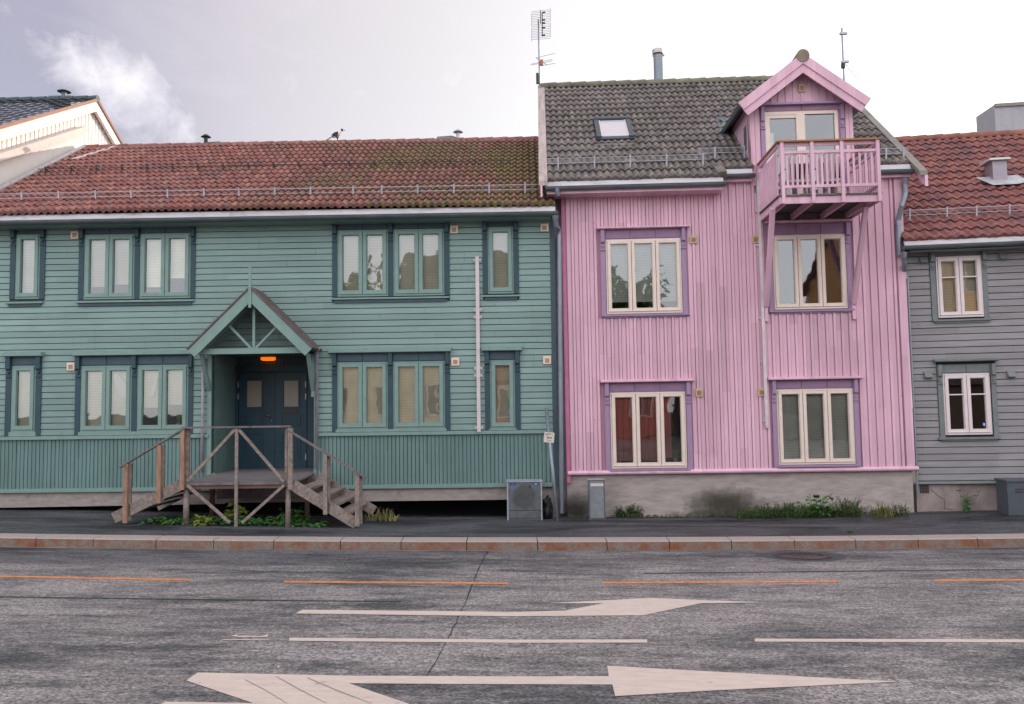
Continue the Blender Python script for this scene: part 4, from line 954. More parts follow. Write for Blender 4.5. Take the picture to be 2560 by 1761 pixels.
# dormer front geometry
dL = P.at(1886, 400)[0] - .1; dR = P.at(2135, 400)[0]
dL = P.at(1875, 400)[0]
YB = -.32
Ap = P.at(2006, 135, YB); Lt = P.at(1846, 261, YB); Rt = P.at(2176, 247, YB)
dhw = (Rt[0] - Lt[0]) / 2; dcx = ((Lt[0] + Rt[0]) / 2 + Ap[0]) / 2; dzt = Ap[1]; dze = (Lt[1] + Rt[1]) / 2
dang = math.atan2(dzt - dze, dhw)
bx0, bx1, bz0, bz1 = P.rect(1912, 279, 2097, 486)
frp = [(g_['groups'][0][0], g_['groups'][0][1], g_['z0'], g_['z1']) for g_ in pw]
s = MB(); wall_holes(s, pL, stepx, pmz, zwt, frp); wall_holes(s, stepx, pR, pmz, zwt2, frp + [(bx0, bx1, bz0, bz1)]); 
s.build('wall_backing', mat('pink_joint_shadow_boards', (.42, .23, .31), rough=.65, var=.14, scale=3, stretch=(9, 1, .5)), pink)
# wide boards + narrow battens
rb = random.Random(9)
hl = WPk + [(pL, stepx, zwt, 99), (dL, dR, zwt2 - .6, 99)] + [(bx0 - .1, bx1 + .1, bz0, bz1)]
s = MB(); vboards(s, pL + .10, pR - .2, pmz_t, zwt2, .159, hl, w=.086, th=.012); s.build('boarding', M['pink'], pink)
s = MB(); x = pL + .10 + .098
while x < pR - .2:
    hs = sorted([(h[2], h[3]) for h in WPk + [(pL, stepx, zwt, 99)] if h[0] < x + .05 and h[1] > x])
    for c, d in cut((pmz_t, zwt2), hs): s.box(x, x + .050, -.040, -.001, c, d)
    x += .159
s.build('batten', M['pink'], pink)
s = MB(); s.box(pL, pL + .075, -.04, .03, pmz_t - .25, zwt); s.build('corner_board', mat('deep_pink_corner', (.50, .17, .30), rough=.6), pink)
s = MB(); s.box(pR - .16, pR, -.045, .02, pmz_t, zwt2); s.box(pR - .03, pR, .02, .35, pmz_t, zwt2); s.build('corner_board', M['pink'], pink)
s = MB(); r = .055
s.prismx([(-.0, pmz_t + .005), (-.05, pmz_t), (-.085, pmz_t - .03), (-.09, (pmz + pmz_t) / 2), (-.08, pmz + .02), (-.03, pmz), (0, pmz)], pL + .02, pR + .06); s.build('base_moulding', M['pink'], pink, smooth=False)
gb = min(P.g(pL, 0), P.g(pR, 0)) - .4
s = MB(); s.box(pL + .0, pR - .03, .03, .5, gb, pmz + .005); s.build('foundation', mat('old_concrete', (.385, .34, .325), rough=.9, var=.2, scale=3, stretch=(.8, 1, 3), bump=.5, bscale=12, dirt=(.19, .17, .15), dscale=1.6, dpos=(.60, .85)), pink)
# damp stains on the concrete: thin algae films
def stain(f, cx, cy, rx, rz, color, seed, y=.028, lab='damp_stain', par=None):
    m = bpy.data.materials.new(lab); m.use_nodes = True; t = m.node_tree; b = t.nodes['Principled BSDF']; K = t.links.new; b.inputs['Base Color'].default_value = (*color, 1); b.inputs['Roughness'].default_value = .9
    c = t.nodes.new('ShaderNodeTexCoord'); ln = t.nodes.new('ShaderNodeVectorMath'); ln.operation = 'LENGTH'; mp = t.nodes.new('ShaderNodeMapping'); mp.inputs['Scale'].default_value = (1 / rx, 0, 1 / rz); K(c.outputs['Object'], mp.inputs[0]); K(mp.outputs[0], ln.inputs[0])
    n = t.nodes.new('ShaderNodeTexNoise'); n.inputs['Scale'].default_value = 2.5; n.inputs['Detail'].default_value = 8; n.inputs['Roughness'].default_value = .7; K(c.outputs['Object'], n.inputs['Vector'])
    a = t.nodes.new('ShaderNodeMath'); a.operation = 'MULTIPLY_ADD'; a.inputs[1].default_value = 1.0; K(n.outputs[0], a.inputs[0]); K(ln.outputs['Value'], a.inputs[2])
    r = t.nodes.new('ShaderNodeMapRange'); r.inputs[1].default_value = 1.4; r.inputs[2].default_value = .7; r.inputs[3].default_value = 0; r.inputs[4].default_value = .75; K(a.outputs[0], r.inputs[0]); K(r.outputs[0], b.inputs['Alpha'])
    s = MB().quad((-rx, 0, -rz), (rx, 0, -rz), (rx, 0, rz), (-rx, 0, rz)); o = s.build('damp_stain', m, par); o.location = (cx, y, cy); return o
x, z = P.at(1815, 1262); stain(P, x, z, 1.1, .42, (.045, .042, .022), 1, par=pink)
x, z = P.at(1440, 1280); stain(P, x, z, .55, .5, (.03, .028, .024), 2, y=.0275, par=pink)
x, z = P.at(1950, 1284); stain(P, x, z, 2.6, .16, (.045, .042, .03), 3, y=.027, par=pink)
for px, py in ((1732.7, 600.5), (1888, 599.5), (1746.7, 982.5), (1903, 981)): vent(pink, *P.at(px, py), w=.15, h=.17, y=-.03, style='yellow')
# conduit on the pink wall
s = MB(); a = P.at(1892.5, 450); b = P.at(1912, 1066); s.box(a[0] - .03, a[0] + .03, -.09, -.035, b[1], a[1]); s.tube([(a[0], -.06, b[1]), (a[0] + .01, -.06, b[1] - .03)], .035, 10)
for py in (530, 614, 796, 905, 1052): z = P.at(1900, py)[1]; s.box(a[0] - .075, a[0] - .03, -.05, -.034, z - .02, z + .02)
s.build('conduit', M['whiteplastic'], pink)
# main roof
rL = P.at(1366, 440, OVP)[0]; W_ = .152
M['tile_p'] = tile_mat('grey_brown_tiles', [(.12, .104, .104), (.20, .172, .163), (.155, .137, .138), (.25, .215, .20), (.14, .122, .125)], (.16, .17, .035), W_, pcy, x0=rL, trough=.13, mossx=(-1, 3.2, .07), mossamt=.835, moss_shade=(.05, .05, .032))
rL = P.at(1366, 440, OVP)[0]; rR = P.at(2297, 425, OVP)[0]; rR = rL + W_ * round((rR - rL) / W_)
dhole = (dL + .05, dR - .05, -9, .95)
nl = round((stepx - rL) / W_); sx_ = rL + nl * W_
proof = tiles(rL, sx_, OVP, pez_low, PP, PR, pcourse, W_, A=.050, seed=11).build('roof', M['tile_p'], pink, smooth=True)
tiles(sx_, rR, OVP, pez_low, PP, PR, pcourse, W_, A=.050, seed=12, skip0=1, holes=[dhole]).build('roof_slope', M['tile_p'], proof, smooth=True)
MB().prismx([(OVP + pcy + .06, pez_low + (pcy + .06) * PT - .05), (pdep, pz_r - .05), (pdep, pz_r - .16), (OVP + pcy + .06, pez_low + (pcy + .06) * PT - .13)], rL, dL).build('roof_deck', M['wood_dark'], proof)
MB().prismx([(OVP + pcy + .06, pez_low + (pcy + .06) * PT - .05), (pdep, pz_r - .05), (pdep, pz_r - .16), (OVP + pcy + .06, pez_low + (pcy + .06) * PT - .13)], dR, rR).build('roof_deck', M['wood_dark'], proof)
ridge_caps(rL - .1, rR, pdep, pz_r + .03, r=.115).build('ridge_tiles', mat('ridge_tile_mossy', (.17, .165, .12), rough=.85, var=.35, scale=3, dirt=(.09, .11, .06), dscale=2), proof)
s = MB(); s.prismx([(pdep, pz_r), (pdep + 4.6, pz_r - 4.6 * PT), (pdep + 4.5, pz_r - 4.7 * PT), (pdep, pz_r - .12)], rL, rR); s.build('rear_slope', M['tile_p'], proof)
s = MB()
for x in (pL, pR - .1): s.prismx([(0, pmz), (pdep * 2, pmz), (pdep * 2, pez_low), (pdep, pz_r - .1), (0, pez_low + .2)], x, x + .1)
s.build('gable_wall', M['pink'], pink)
# verge boards: left weathered, right grey
vb = lambda x0, x1, drop, lift, y0=OVP - .12, y1=None: MB().prismx([(y0, pez_low + lift + (y0 - OVP) * PT), (pdep, pz_r + lift), (pdep, pz_r - drop), (y0, pez_low - drop + (y0 - OVP) * PT)], x0, x1)
s = vb(rL - .16, rL + .02, .02, .085); s.build('verge_board', mat('bleached_verge_board', (.42, .35, .335), rough=.8, var=.25, scale=3, stretch=(4, .5, .5), dirt=(.25, .17, .14), dscale=3), proof)
s = vb(rL - .13, rL - .09, .26, -.02); s.build('bargeboard', M['pink'], proof)
s = vb(rR - .0, rR + .16, .02, .075); s.build('verge_board', mat('grey_verge_cap', (.24, .225, .205), rough=.8, var=.2, scale=3, dirt=(.2, .2, .17), dscale=3), proof)
s = vb(rR + .10, rR + .16, .25, -.02); s.build('bargeboard', M['pink'], proof)
# eaves: fascia, gutter, downspouts in two steps
def eave(x0, x1, yo, zt, nm):
    s = MB(); zb = zt - .135
    s.prismx([(yo - .02, zt), (yo - .075, zb), (yo - .03, zb), (yo + .02, zt - .02)], x0, x1); s.build('fascia', M['zinc'], pink)
    gutter(x0 - .03, x1 + .05, yo - .135, zb - .005, .066, seed=len(nm)).build('gutter', M['gutter'], pink)
    s = MB(); s.box(x0, x1, yo + .0, -.0, zb - .13, zb - .09); s.box(x0, x1, yo - .02, yo + .01, zb - .13, zb); s.build('soffit', M['pink'], pink)
eave(rL, sx_, OVP, pez_low - .01, 'a')
yo2, zo2 = OVP + pcy - .03, pez_low + pcourse * math.sin(PP) - .02
eave(sx_ + .03, dL - .0, yo2, zo2, 'bb')
eave(dR + .02, rR - .02, yo2, zo2, 'ccc')
s = MB(); x = sx_ - .02; s.bar((x, OVP - .02, pez_low + .03), (x, OVP + pcy + .05, pez_low + pcy * PT + .05), .2, .14, side=(1, 0, 0)); s.build('verge_block', mat('mossy_tile', (.17, .15, .13), var=.3), proof)
s = MB(); a = P.at(1393, 468, OVP - .07); s.tube([(a[0], OVP - .07, a[1]), (a[0], OVP - .07, a[1] - .09), (a[0] + .02, OVP - .04, a[1] - .17)], [.075, .05, .045], 12); s.build('downspout', M['pipe'], pink)
pts = [P.at(2263, 447, yo2 - .07), P.at(2261, 500, -.25), P.at(2244, 540, -.1), P.at(2249, 640, -.1)]
s = MB(); s.tube([(pts[0][0], yo2 - .07, pts[0][1]), (pts[0][0], yo2 - .07, pts[0][1] - .12)], [.085, .055], 12)
s.tube([(pts[0][0], yo2 - .07, pts[0][1] - .1), (pts[0][0] - .01, yo2 - .06, pts[0][1] - .32), (pts[1][0] - .04, -.2, pts[1][1] - .12), (pts[2][0], -.1, pts[2][1] - .1), (pts[2][0], -.1, pts[3][1] - .0)], .052, 12)
for t in (.15, .6): zz = lerp(pts[2][1] - .1, pts[3][1], t); s.tube([(pts[2][0], -.1, zz), (pts[2][0], -.1, zz + .03)], .06, 12)
s.build('downspout', M['pipe'], pink)
# skylight
k0 = roof_pt(P, 1537, 355, OVP, pez_low, PP); k1 = roof_pt(P, 1532, 309, OVP, pez_low, PP)
hw_ = (P.at(1584, 350, k0.y)[0] - P.at(1490, 350, k0.y)[0]) / 2; cx = (k0.x + k1.x) / 2 - .01
nn = Vector((0, -math.sin(PP), math.cos(PP))); b0 = Vector((cx, k0.y, pez_low + (k0.y - OVP) * PT)) + nn * .03; b1 = Vector((cx, k1.y, pez_low + (k1.y - OVP) * PT)) + nn * .03
X = Vector((1, 0, 0))
s = MB(); w_ = .11
s.bar(b0 + nn * .05 - X * (hw_ - w_ / 2), b1 + nn * .05 - X * (hw_ - w_ / 2), w_, .12, side=X); s.bar(b0 + nn * .05 + X * (hw_ - w_ / 2), b1 + nn * .05 + X * (hw_ - w_ / 2), w_, .12, side=X)
dd = (b1 - b0).normalized()
s.bar(b1 + nn * .055 - X * hw_, b1 + nn * .055 + X * hw_, .13, .14, side=dd); s.bar(b0 + nn * .03 - X * hw_, b0 + nn * .03 + X * hw_, .16, .10, side=dd)
sk = s.build('skylight', mat('slate_blue_metal', (.075, .095, .12), rough=.4, metal=.5), proof)
s = MB(); g0, g1 = b0 + dd * .09 + nn * .075, b1 - dd * .08 + nn * .075; ww = hw_ - w_ - .03
s.quad(g0 - X * ww, g0 + X * ww, g1 + X * ww, g1 - X * ww); 
gmm = mat('skylight_glass', (.55, .52, .56), rough=.08, spec=.9, var=.03); s.build('glass', gmm, sk)
for sg in (-1, 1): MB().bar(g0 + X * sg * (ww + .015) - nn * .01, g1 + X * sg * (ww + .015) - nn * .01, .035, .04, side=X).build('inner_frame', M['cream'], sk)
s = MB(); q0 = b0 - dd * .10; q1 = b0 - dd * .34 + nn * .02
s.quad(q0 - X * (hw_ + .03) + nn * .03, q0 + X * (hw_ + .03) + nn * .03, q1 + X * (hw_ + .05), q1 - X * (hw_ + .05)); s.build('flashing', M['tile_p'], sk)
# flue
x, z1 = P.at(1645, 124, pdep + .3); z0 = pz_r - .5; r = .5 * (P.at(1656.7, 170, pdep)[0] - P.at(1632, 170, pdep)[0])
s = MB(); zc = P.at(1645, 140, pdep + .3)[1]; s.tube([(x, pdep + .3, z0), (x, pdep + .3, zc)], r, 20); fl = s.build('chimney_pipe', mat('steel_flue', (.22, .26, .29), rough=.4, metal=.4, var=.1, scale=2), proof, smooth=False)
s = MB(); s.tube([(x, pdep + .3, zc), (x, pdep + .3, zc + .07)], r * .72, 16); s.build('neck', mat('burnt_neck', (.35, .18, .13)), fl)
s = MB(); s.tube([(x - .01, pdep + .3, zc + .05), (x - .01, pdep + .3, z1 - .02), (x - .01, pdep + .3, z1)], [r * 1.12, r * 1.15, r * .9], 18); s.tube([(x - r * 1.15, pdep + .3, zc + .01), (x + r * 1.25, pdep + .3, zc + .01)], .035, 8); s.build('cap', mat('zinc_cap', (.5, .48, .46), rough=.4, metal=.3), fl)
# snow guards
def guard(f, roof, posts, ye, ze, pit, rail, m, **k):
    g_ = [roof_pt(f, x, y, ye, ze, pit) for x, y in posts]; sy = sum(q.y for q in g_) / len(g_); sz = ze + (sy - ye) * math.tan(pit)
    my = sum(y for _, y in posts) / len(posts)
    snow_guard(roof, [q.x for q in g_], sy, sz, pit, f.at(rail[0], my, sy)[0], f.at(rail[1], my, sy)[0], m, **k)
guard(P, proof, [(1395.6, 427), (1486.5, 425), (1575.9, 423), (1667, 421), (1757, 417)], OVP, pez_low, PP, (1368, 1768), M['galv'], hgt=.27, rails=(.13, .235))
guard(P, proof, [(1787.5, 402), (1860, 398)], OVP, pez_low, PP, (1745, 1866), M['galv'], hgt=.26, rails=(.13, .235))
guard(P, proof, [(2257.7, 402), (2215, 404)], OVP, pez_low, PP, (2150, 2270), M['galv'], hgt=.26, rails=(.13, .235))
# ---- dormer
dorm = MB()
zc0 = pez_low + .1
ztop_side = dzt - abs(dL - dcx) * math.tan(dang) - .25
poly = [(dL, zwt2), (dR, zwt2), (dR, dzt - abs(dR - dcx) * math.tan(dang) - .12), (dcx, dzt - .12), (dL, dzt - abs(dL - dcx) * math.tan(dang) - .12)]
# front face with door hole : piers and gable
zh = bz1
dorm.box(dL, bx0, 0, .12, zwt2, zh); dorm.box(bx1, dR, 0, .12, zwt2, zh)
zr = lambda x: dzt - abs(x - dcx) * math.tan(dang) - .10
dorm.prism([(dL, zh), (dR, zh), (dR, zr(dR)), (dcx, zr(dcx)), (dL, zr(dL))], 0, .12)
dm = dorm.build('dormer', mat('dormer_wall', (.56, .35, .44), var=.12, scale=3, stretch=(9, 1, .5)), pink)
s = MB(); x = dL + .02; zhd = P.at(2005, 262)[1]
k = 0
while x < dR - .05:
    s.box(x, x + .148, -.022, -.001, zhd, zr(x + .07) - .02 - abs(math.copysign(1, 1)) * .0)
    s.box(x + .127, x + .183, -.040, -.0225, zhd, zr(x + .12) - .03); x += .159
s.build('gable_boarding', M['pink'], dm)
for a, b in ((P.at(1875, 340)[0], P.at(1899, 340)[0]), (P.at(2113, 330)[0], dR)):
    s = MB(); s.box(a, a + (b - a) * .48, -.035, 0, pez_hi - .3, zr(a) if a > dcx else zhd - .02); s.box(a + (b - a) * .52, b, -.035, 0, pez_hi - .3, zhd - .02); s.build('corner_board', M['pink'], dm)
for x0_, x1_ in ((P.at(1901, 330)[0], P.at(1912, 330)[0]), (P.at(2099.5, 330)[0], P.at(2110.5, 330)[0])):
    s = MB(); zb_ = P.at(2000, 486)[1]; zk = P.at(1906, 316)[1]
    s.box(x0_, x1_, -.045, 0, zb_, zhd - .03); s.box(x0_ + .01, x1_ - .01, -.09, -.045, zk + .09, zhd - .03); mx_ = (x0_ + x1_) / 2; s.tube([(mx_, -.045, zk), (mx_, -.065, zk)], .035, 14); s.box(x0_ - .004, x1_ + .004, -.07, -.045, zk - .085, zk - .07)
    s.build('pilaster', M['purple'], dm)
s = MB(); a, b, c, d = P.rect(1911, 267.5, 2098, 277.5); mid = (a + b) / 2 - .02; s.box(a, mid - .012, -.04, 0, c, d + .02); s.box(mid + .012, b, -.04, 0, c, d + .02); s.box(a - .02, b + .02, -.02, 0, c - .03, d + .04); s.build('head_panel', M['purple_board'], dm)
s = MB(); a = P.at(1898, 268)[0]; b = P.at(2119.5, 258)[0]; s.prismx([(0, zhd + .05), (-.13, zhd + .02), (-.13, zhd - .025), (0, zhd - .03)], a, b); s.build('cornice', M['purple'], dm)
# balcony door
zb_ = P.at(2000, 486)[1]; fm = MB(); t = .07
for q in ((bx0, bx0 + t, zb_, bz1), (bx1 - t, bx1, zb_, bz1), (bx0 + t, bx1 - t, bz1 - t, bz1)): fm.box(q[0], q[1], -.03, .06, q[2], q[3])
mid = P.at(2001, 330)[0]; fm.box(mid - .09, mid + .09, -.032, .06, zb_, bz1 - t)
bd = fm.build('balcony_door', M['cream'], dm)
s = MB(); a = bx0 + t; s.box(a + .0, a + .05, -.02, .04, zb_, bz1 - t); s.box(a + .05, mid - .09, -.02, .04, bz1 - t - .07, bz1 - t); s.build('door_frame', M['cream'], bd)
s = MB(); s.box(bx0 - .01, bx1 + .01, -.036, 0, bz1, bz1 + .03); s.build('warm_strip', M['handrail'], bd)
s = MB(); s.quad((a + .05, .01, zb_), (mid - .09, .01, zb_), (mid - .09, .01, bz1 - t - .07), (a + .05, .01, bz1 - t - .07)); s.quad((mid + .09, .01, zb_), (bx1 - t, .01, zb_), (bx1 - t, .01, bz1 - t), (mid + .09, .01, bz1 - t)); s.build('glass', M['glass_b'], bd)
s = MB(); y1, y2 = .07, 1.2; a, b, c, d = bx0, bx1, zb_ - .05, bz1
s.quad((a, y2, c), (b, y2, c), (b, y2, d), (a, y2, d)); s.quad((a, y1, c), (a, y2, c), (a, y2, d), (a, y1, d)); s.quad((b, y1, c), (b, y2, c), (b, y2, d), (b, y1, d)); s.quad((a, y1, c), (b, y1, c), (b, y2, c), (a, y2, c)); s.quad((a, y1, d), (b, y1, d), (b, y2, d), (a, y2, d))
s.build('room', mat('blue_grey_room', (.30, .36, .42)), bd)
s = MB(); c0 = P.at(1921, 333, .15); c1 = P.at(1934, 333, .15); c2 = P.at(1931, 400, .15); c3 = P.at(1922, 400, .15)
s.quad((c3[0], .15, zb_ + .1), (c2[0], .15, zb_ + .1), (c1[0], .15, c1[1]), (c0[0], .15, c0[1])); s.build('curtain', stripes('white_curtain', (.62, .58, .52), (.42, .40, .38), .03, axis='x'), bd)
# cheeks
for xx in (dL, dR - .05):
    s = MB()
    zt_ = zr(xx if xx < dcx else dR) - .02
    yb_ = (zt_ - pez_low) / PT + OVP
    s.prismx([(0.12, pez_hi - .1), (0.12, zt_), (yb_ + .2, zt_), ((pez_hi - pez_low) / PT + OVP, pez_hi - .1)], xx, xx + .05)
    s.build('cheek', M['pink'], dm)
s = MB(); y0, z0 = P.atx(1865, 330, dL - .01); s.box(dL - .012, dL - .002, .22, .42, ztop_side - .75, ztop_side - .25); s.build('cheek_window', M['gutter'], dm)
# dormer roof slabs
s = MB(); bbm = MB(); 
for sg in (-1, 1):
    a = Vector((dcx, 0, dzt)); e = Vector((dcx + sg * dhw, 0, dze)); d = (e - a).normalized(); nn = Vector((-d.z * sg, 0, d.x * sg)); nn = nn if nn.z > 0 else -nn
    q = [a + nn * .0, e + nn * .0, e - nn * .07, Vector((a.x, 0, a.z - .07 / math.cos(dang)))]
    s.prism([(v.x, v.z) for v in q], YB + .04, 3.6)
    q = [Vector((a.x, 0, a.z + .012)), e + nn * .01, e - nn * .17, Vector((a.x, 0, a.z - .17 / math.cos(dang)))]
    bbm.prism([(v.x, v.z) for v in q], YB - .03, YB + .02)
    e2 = e - d * .0; q = [Vector((a.x, 0, a.z - .17 / math.cos(dang))), e2 - nn * .17, e2 - nn * .32, Vector((a.x, 0, a.z - .32 / math.cos(dang)))]
    bbm.prism([(v.x, v.z) for v in q], YB + .0, YB + .04)
dr_ = s.build('dormer_roof', mat('slate_blue_sheet', (.13, .17, .19), rough=.5, metal=.2), dm)
bbm.build('bargeboard', M['pink'], dm)
s = MB(); s.tube([(dcx, YB - .05, dzt - .05), (dcx, YB + .4, dzt - .05), (dcx, 3.2, dzt - .05)], [.135, .125, .12], 16); s.build('ridge_end_tile', mat('stone_tile', (.22, .19, .14), rough=.8, var=.2), dm)
# valley flashing
s = MB(); xx = dL - .30
ya, za_ = P.atx(1868, 290, dL - .22)
yv0 = (dze + .05 - pez_low) / PT + OVP
for sg, x_ in ((-1, dcx - dhw + .12), (1, dcx + dhw - .12)):
    s.add([(x_, yv0 - .35, pez_low + (yv0 - .35 - OVP) * PT + .05), (x_ - sg * -.0 + sg * .18, yv0 - .30, pez_low + (yv0 - .30 - OVP) * PT + .05), (x_ + sg * .02, yv0 + .7, pez_low + (yv0 + .7 - OVP) * PT + .07), (x_ - sg * .25, yv0 + .6, pez_low + (yv0 + .6 - OVP) * PT + .07)], [(0, 1, 2, 3)])
s.build('valley_flashing', mat('lead_flashing', (.13, .19, .21), rough=.5, metal=.2, var=.2), dm)
vent(pink, *P.at(2002.5, 222.7), w=.13, h=.17, y=-.04, style='yellow')
# ---- balcony
YBc = -1.5
bal = MB()
fl_x0, fl_x1 = P.at(1950.5, 500, YBc)[0], P.at(2197, 495, YBc)[0]
zbt = P.at(2075, 486.5, YBc)[1]; zbb = P.at(2075, 508, YBc)[1]; zrt = P.at(2075, 352, YBc)[1]
bal.box(fl_x0 - .02, fl_x1 + .02, YBc - .035, YBc, zbb, zbt - .03)
for x in (fl_x0 - .02, fl_x1 - .03): bal.box(x, x + .05, YBc, 0, zbb, zbt - .03)
bal_o = bal.build('balcony', M['pink'], pink)
s = MB(); n = 10
for i in range(n): y = YBc - .06 + (1.5 + .05) * i / n; s.box(fl_x0 - .05, fl_x1 + .05, y, y + .145, zbt - .03, zbt)
s.build('deck', mat('deck_planks', (.10, .095, .09), rough=.8, var=.3), bal_o)
for i in range(1, 3): x = lerp(fl_x0, fl_x1, i / 3); MB().prismx([(YBc, zbb + .01), (YBc + .02, zbb + .0), (-.02, zbb - .0), (-.02, zbt - .04), (YBc, zbt - .04)], x - .025, x + .025).build('joist', M['pink'], bal_o)
for x in (fl_x0 + .10, fl_x1 - .12): MB().box(x - .022, x + .022, YBc + .02, 0, zbb, zbt - .04).build('joist', M['pink'], bal_o)
MB().box(fl_x0 + .03, fl_x1 - .03, -.05, -.0, zbb + .02, zbt - .04).build('ledger', M['wood_dark'], bal_o)
zm = P.at(2075, 377.5, YBc)[1]; zm2 = zm - .055; zl_ = P.at(2075, 463, YBc)[1]; zl2 = zl_ - .055
pxs = [P.at(a, 430, YBc)[0] for a in (1954, 2028.5, 2103, 2193)]
wp = .032
for x in pxs:
    MB().box(x - wp, x + wp, YBc - .09, YBc - .036, zbb - .005, zrt - .03).build('post', M['pink'], bal_o)
for y in (-.06,):
    for x in (fl_x0, fl_x1): MB().box(x - wp, x + wp, y - .02, y + .03, zbt, zrt - .03).build('post', M['pink'], bal_o)
s = MB()
s.box(pxs[0] + wp, pxs[-1] - wp, YBc - .075, YBc - .045, zm2, zm); s.box(pxs[0] + wp, pxs[-1] - wp, YBc - .075, YBc - .045, zl2, zl_); s.box(pxs[0], pxs[-1], YBc - .03, YBc - .005, zrt - .10, zrt - .03)
for x in (fl_x0, fl_x1):
    s.box(x - .015, x + .015, YBc, 0, zm2, zm); s.box(x - .015, x + .015, YBc, 0, zl2, zl_); s.box(x - .015, x + .015, YBc, 0, zrt - .10, zrt - .03)
s.build('rail', M['pink'], bal_o)
s = MB()
for a, b in zip(pxs, pxs[1:]):
    n = 5 if b - a < .7 else 6
    for i in range(1, n + 1): x = lerp(a, b, i / (n + 1)); s.box(x - .021, x + .021, YBc - .055, YBc - .035, zl_, zm2)
for x in (fl_x0, fl_x1):
    n = 14; sd_ = MB()
    for i in range(n): y = lerp(YBc + .06, -.06, i / (n - 1)); sd_.box(x - (.035 if x == fl_x0 else -.015), x - (.015 if x == fl_x0 else -.035), y - .023, y + .023, zbt - (.02), zm + .0)
    sd_.build('side_balusters', M['pink'], bal_o)
s.build('balusters', M['pink'], bal_o)
s = MB(); s.box(fl_x0 - .05, fl_x1 + .07, YBc - .11, YBc + .01, zrt - .03, zrt); s.box(fl_x0 - .05, fl_x0 + .05, YBc + .01, 0, zrt - .03, zrt); s.box(fl_x1 - .05, fl_x1 + .05, YBc + .01, 0, zrt - .03, zrt); s.build('handrail', M['handrail'], bal_o)
for px0, px1, pzw in ((1931, 1915, 785), (2164, 2134, 779)):
    xt = P.at(px0, 522, YBc + .35)[0]; xb, zb2 = P.at(px1, pzw - 20, -.06)
    s = MB(); s.bar((xt, YBc + .33, zbb), (xb, -.08, zb2), .09, .10, side=(1, 0, 0)); s.box(xb - .035, xb + .035, -.09, -.03, P.at(px1, pzw + 20)[1], P.at(px1, pzw - 24)[1]); s.build('strut', M['pink'], bal_o)
# chairs on the balcony
def plastic_chair(px, label, dx=0):
    x = P.at(px, 430, -.85)[0]
    ch = thing('plastic_chair', label, 'chair', P.M, (x, -.85, zbt), 'plastic chairs on the balcony')
    s = MB(); s.box(-.24, .24, -.22, .22, .40, .43); s.box(-.22, .22, -.24, -.2, .36, .42); s.build('seat', M['whiteplastic'], ch, bevel=.01)
    s = MB()
    for i in range(6): a = -.2 + i * .08; s.bar((a, -.22, .43), (a * 1.1, -.30, .88 - abs(a) * .3), .045, .015, side=(1, 0, 0))
    s.tube([(-.24, -.21, .43), (-.25, -.28, .80), (-.15, -.31, .90), (0, -.315, .93), (.15, -.31, .90), (.25, -.28, .80), (.24, -.21, .43)], .022, 8); s.build('backrest', M['whiteplastic'], ch)
    for sx in (-1, 1):
        s = MB(); s.tube([(sx * .27, -.26, .64), (sx * .29, 0, .66), (sx * .28, .2, .63), (sx * .25, .22, .42)], .022, 8); s.build('armrest', M['whiteplastic'], ch)
        for sy in (-1, 1): s = MB(); s.bar((sx * .21, sy * .19, .41), (sx * .27, sy * .25, 0), .055, .04, side=(1, 0, 0)); s.build('leg', M['whiteplastic'], ch)
    s = MB(); s.box(-.2, .2, -.2, .2, .43, .48); s.bar((0, -.16, .47), (0, -.24, .74), .38, .05, side=(1, 0, 0)); s.build('cushion', mat('patterned_cushion', (.10, .05, .11), var=.9, scale=14), ch, bevel=.015)
plastic_chair(1990, 'white plastic chair with dark cushion on the balcony, nearer its left corner')
plastic_chair(2068, 'white plastic chair with dark cushion on the balcony, by the middle of the glass door')

# ================================================================== GREY HOUSE
gL = 0.03; gR = Y_.at(2700, 1000)[0] + 5
grey = thing('grey_house', 'grey timber house with white sash windows and red tiled roof beside the pink one', 'house', Y_.M)
gbz = Y_.at(2390, 1211.5)[1]; gbt = Y_.at(2390, 1203)[1]
GYP = R_(38); OVY = -.35
gez = Y_.at(2400, 596, OVY)[1]
best = None
for i in range(500):
    dpt = 2.5 + i * .01; zz = Y_.at(2420, 345, dpt)[1]; pit = math.atan2(zz - gez, dpt - OVY)
    if best is None or abs(pit - GYP) < best[0]: best = (abs(pit - GYP), dpt, zz)
ydep, yz_r = best[1], best[2]; YR = 15; ycourse = math.hypot(ydep - OVY, yz_r - gez) / YR; YT_ = math.tan(GYP)
WY = []
yw = [
 pwin([(2325.5, 2338.5), (2455, 2467)], (2341, 2454.5), 641.5, 794, 626, (2323, 2470, 619), (2330, 2476, 799, .04), [1, 1], blmat='blind', style='grey', f=Y_, store=WY, npan=2, n=2),
 pwin([(2345, 2358), (2479, 2491)], (2358.5, 2475.5), 934, 1087, 911, (2331, 2491, 903), (2344.5, 2498, 1094, .035), [0, 0], blmat='blind', style='grey', f=Y_, store=WY, npan=2, n=2, sticker=(2460, 1062)),
]
for g_ in yw: window(grey, **g_)
fry = [(g_['groups'][0][0], g_['groups'][0][1], g_['z0'], g_['z1']) for g_ in yw]
ztop = gez + .1
s = MB(); wall_holes(s, gL, gR, gbz, ztop, fry); s.build('wall_backing', mat('grey_groove_shade', (.035, .04, .042)), grey)  # near-black backing colour stands in for shade in the board grooves
s = MB(); hboards(s, gL, gR, gbt, ztop, .137, WY, rnd=random.Random(21)); s.build('siding', M['grey'], grey)
s = MB(); s.prismx([(0, gbt + .005), (-.05, gbt - .01), (-.06, gbz + .02), (0, gbz)], gL, gR); s.build('base_board', M['greytrim'], grey)
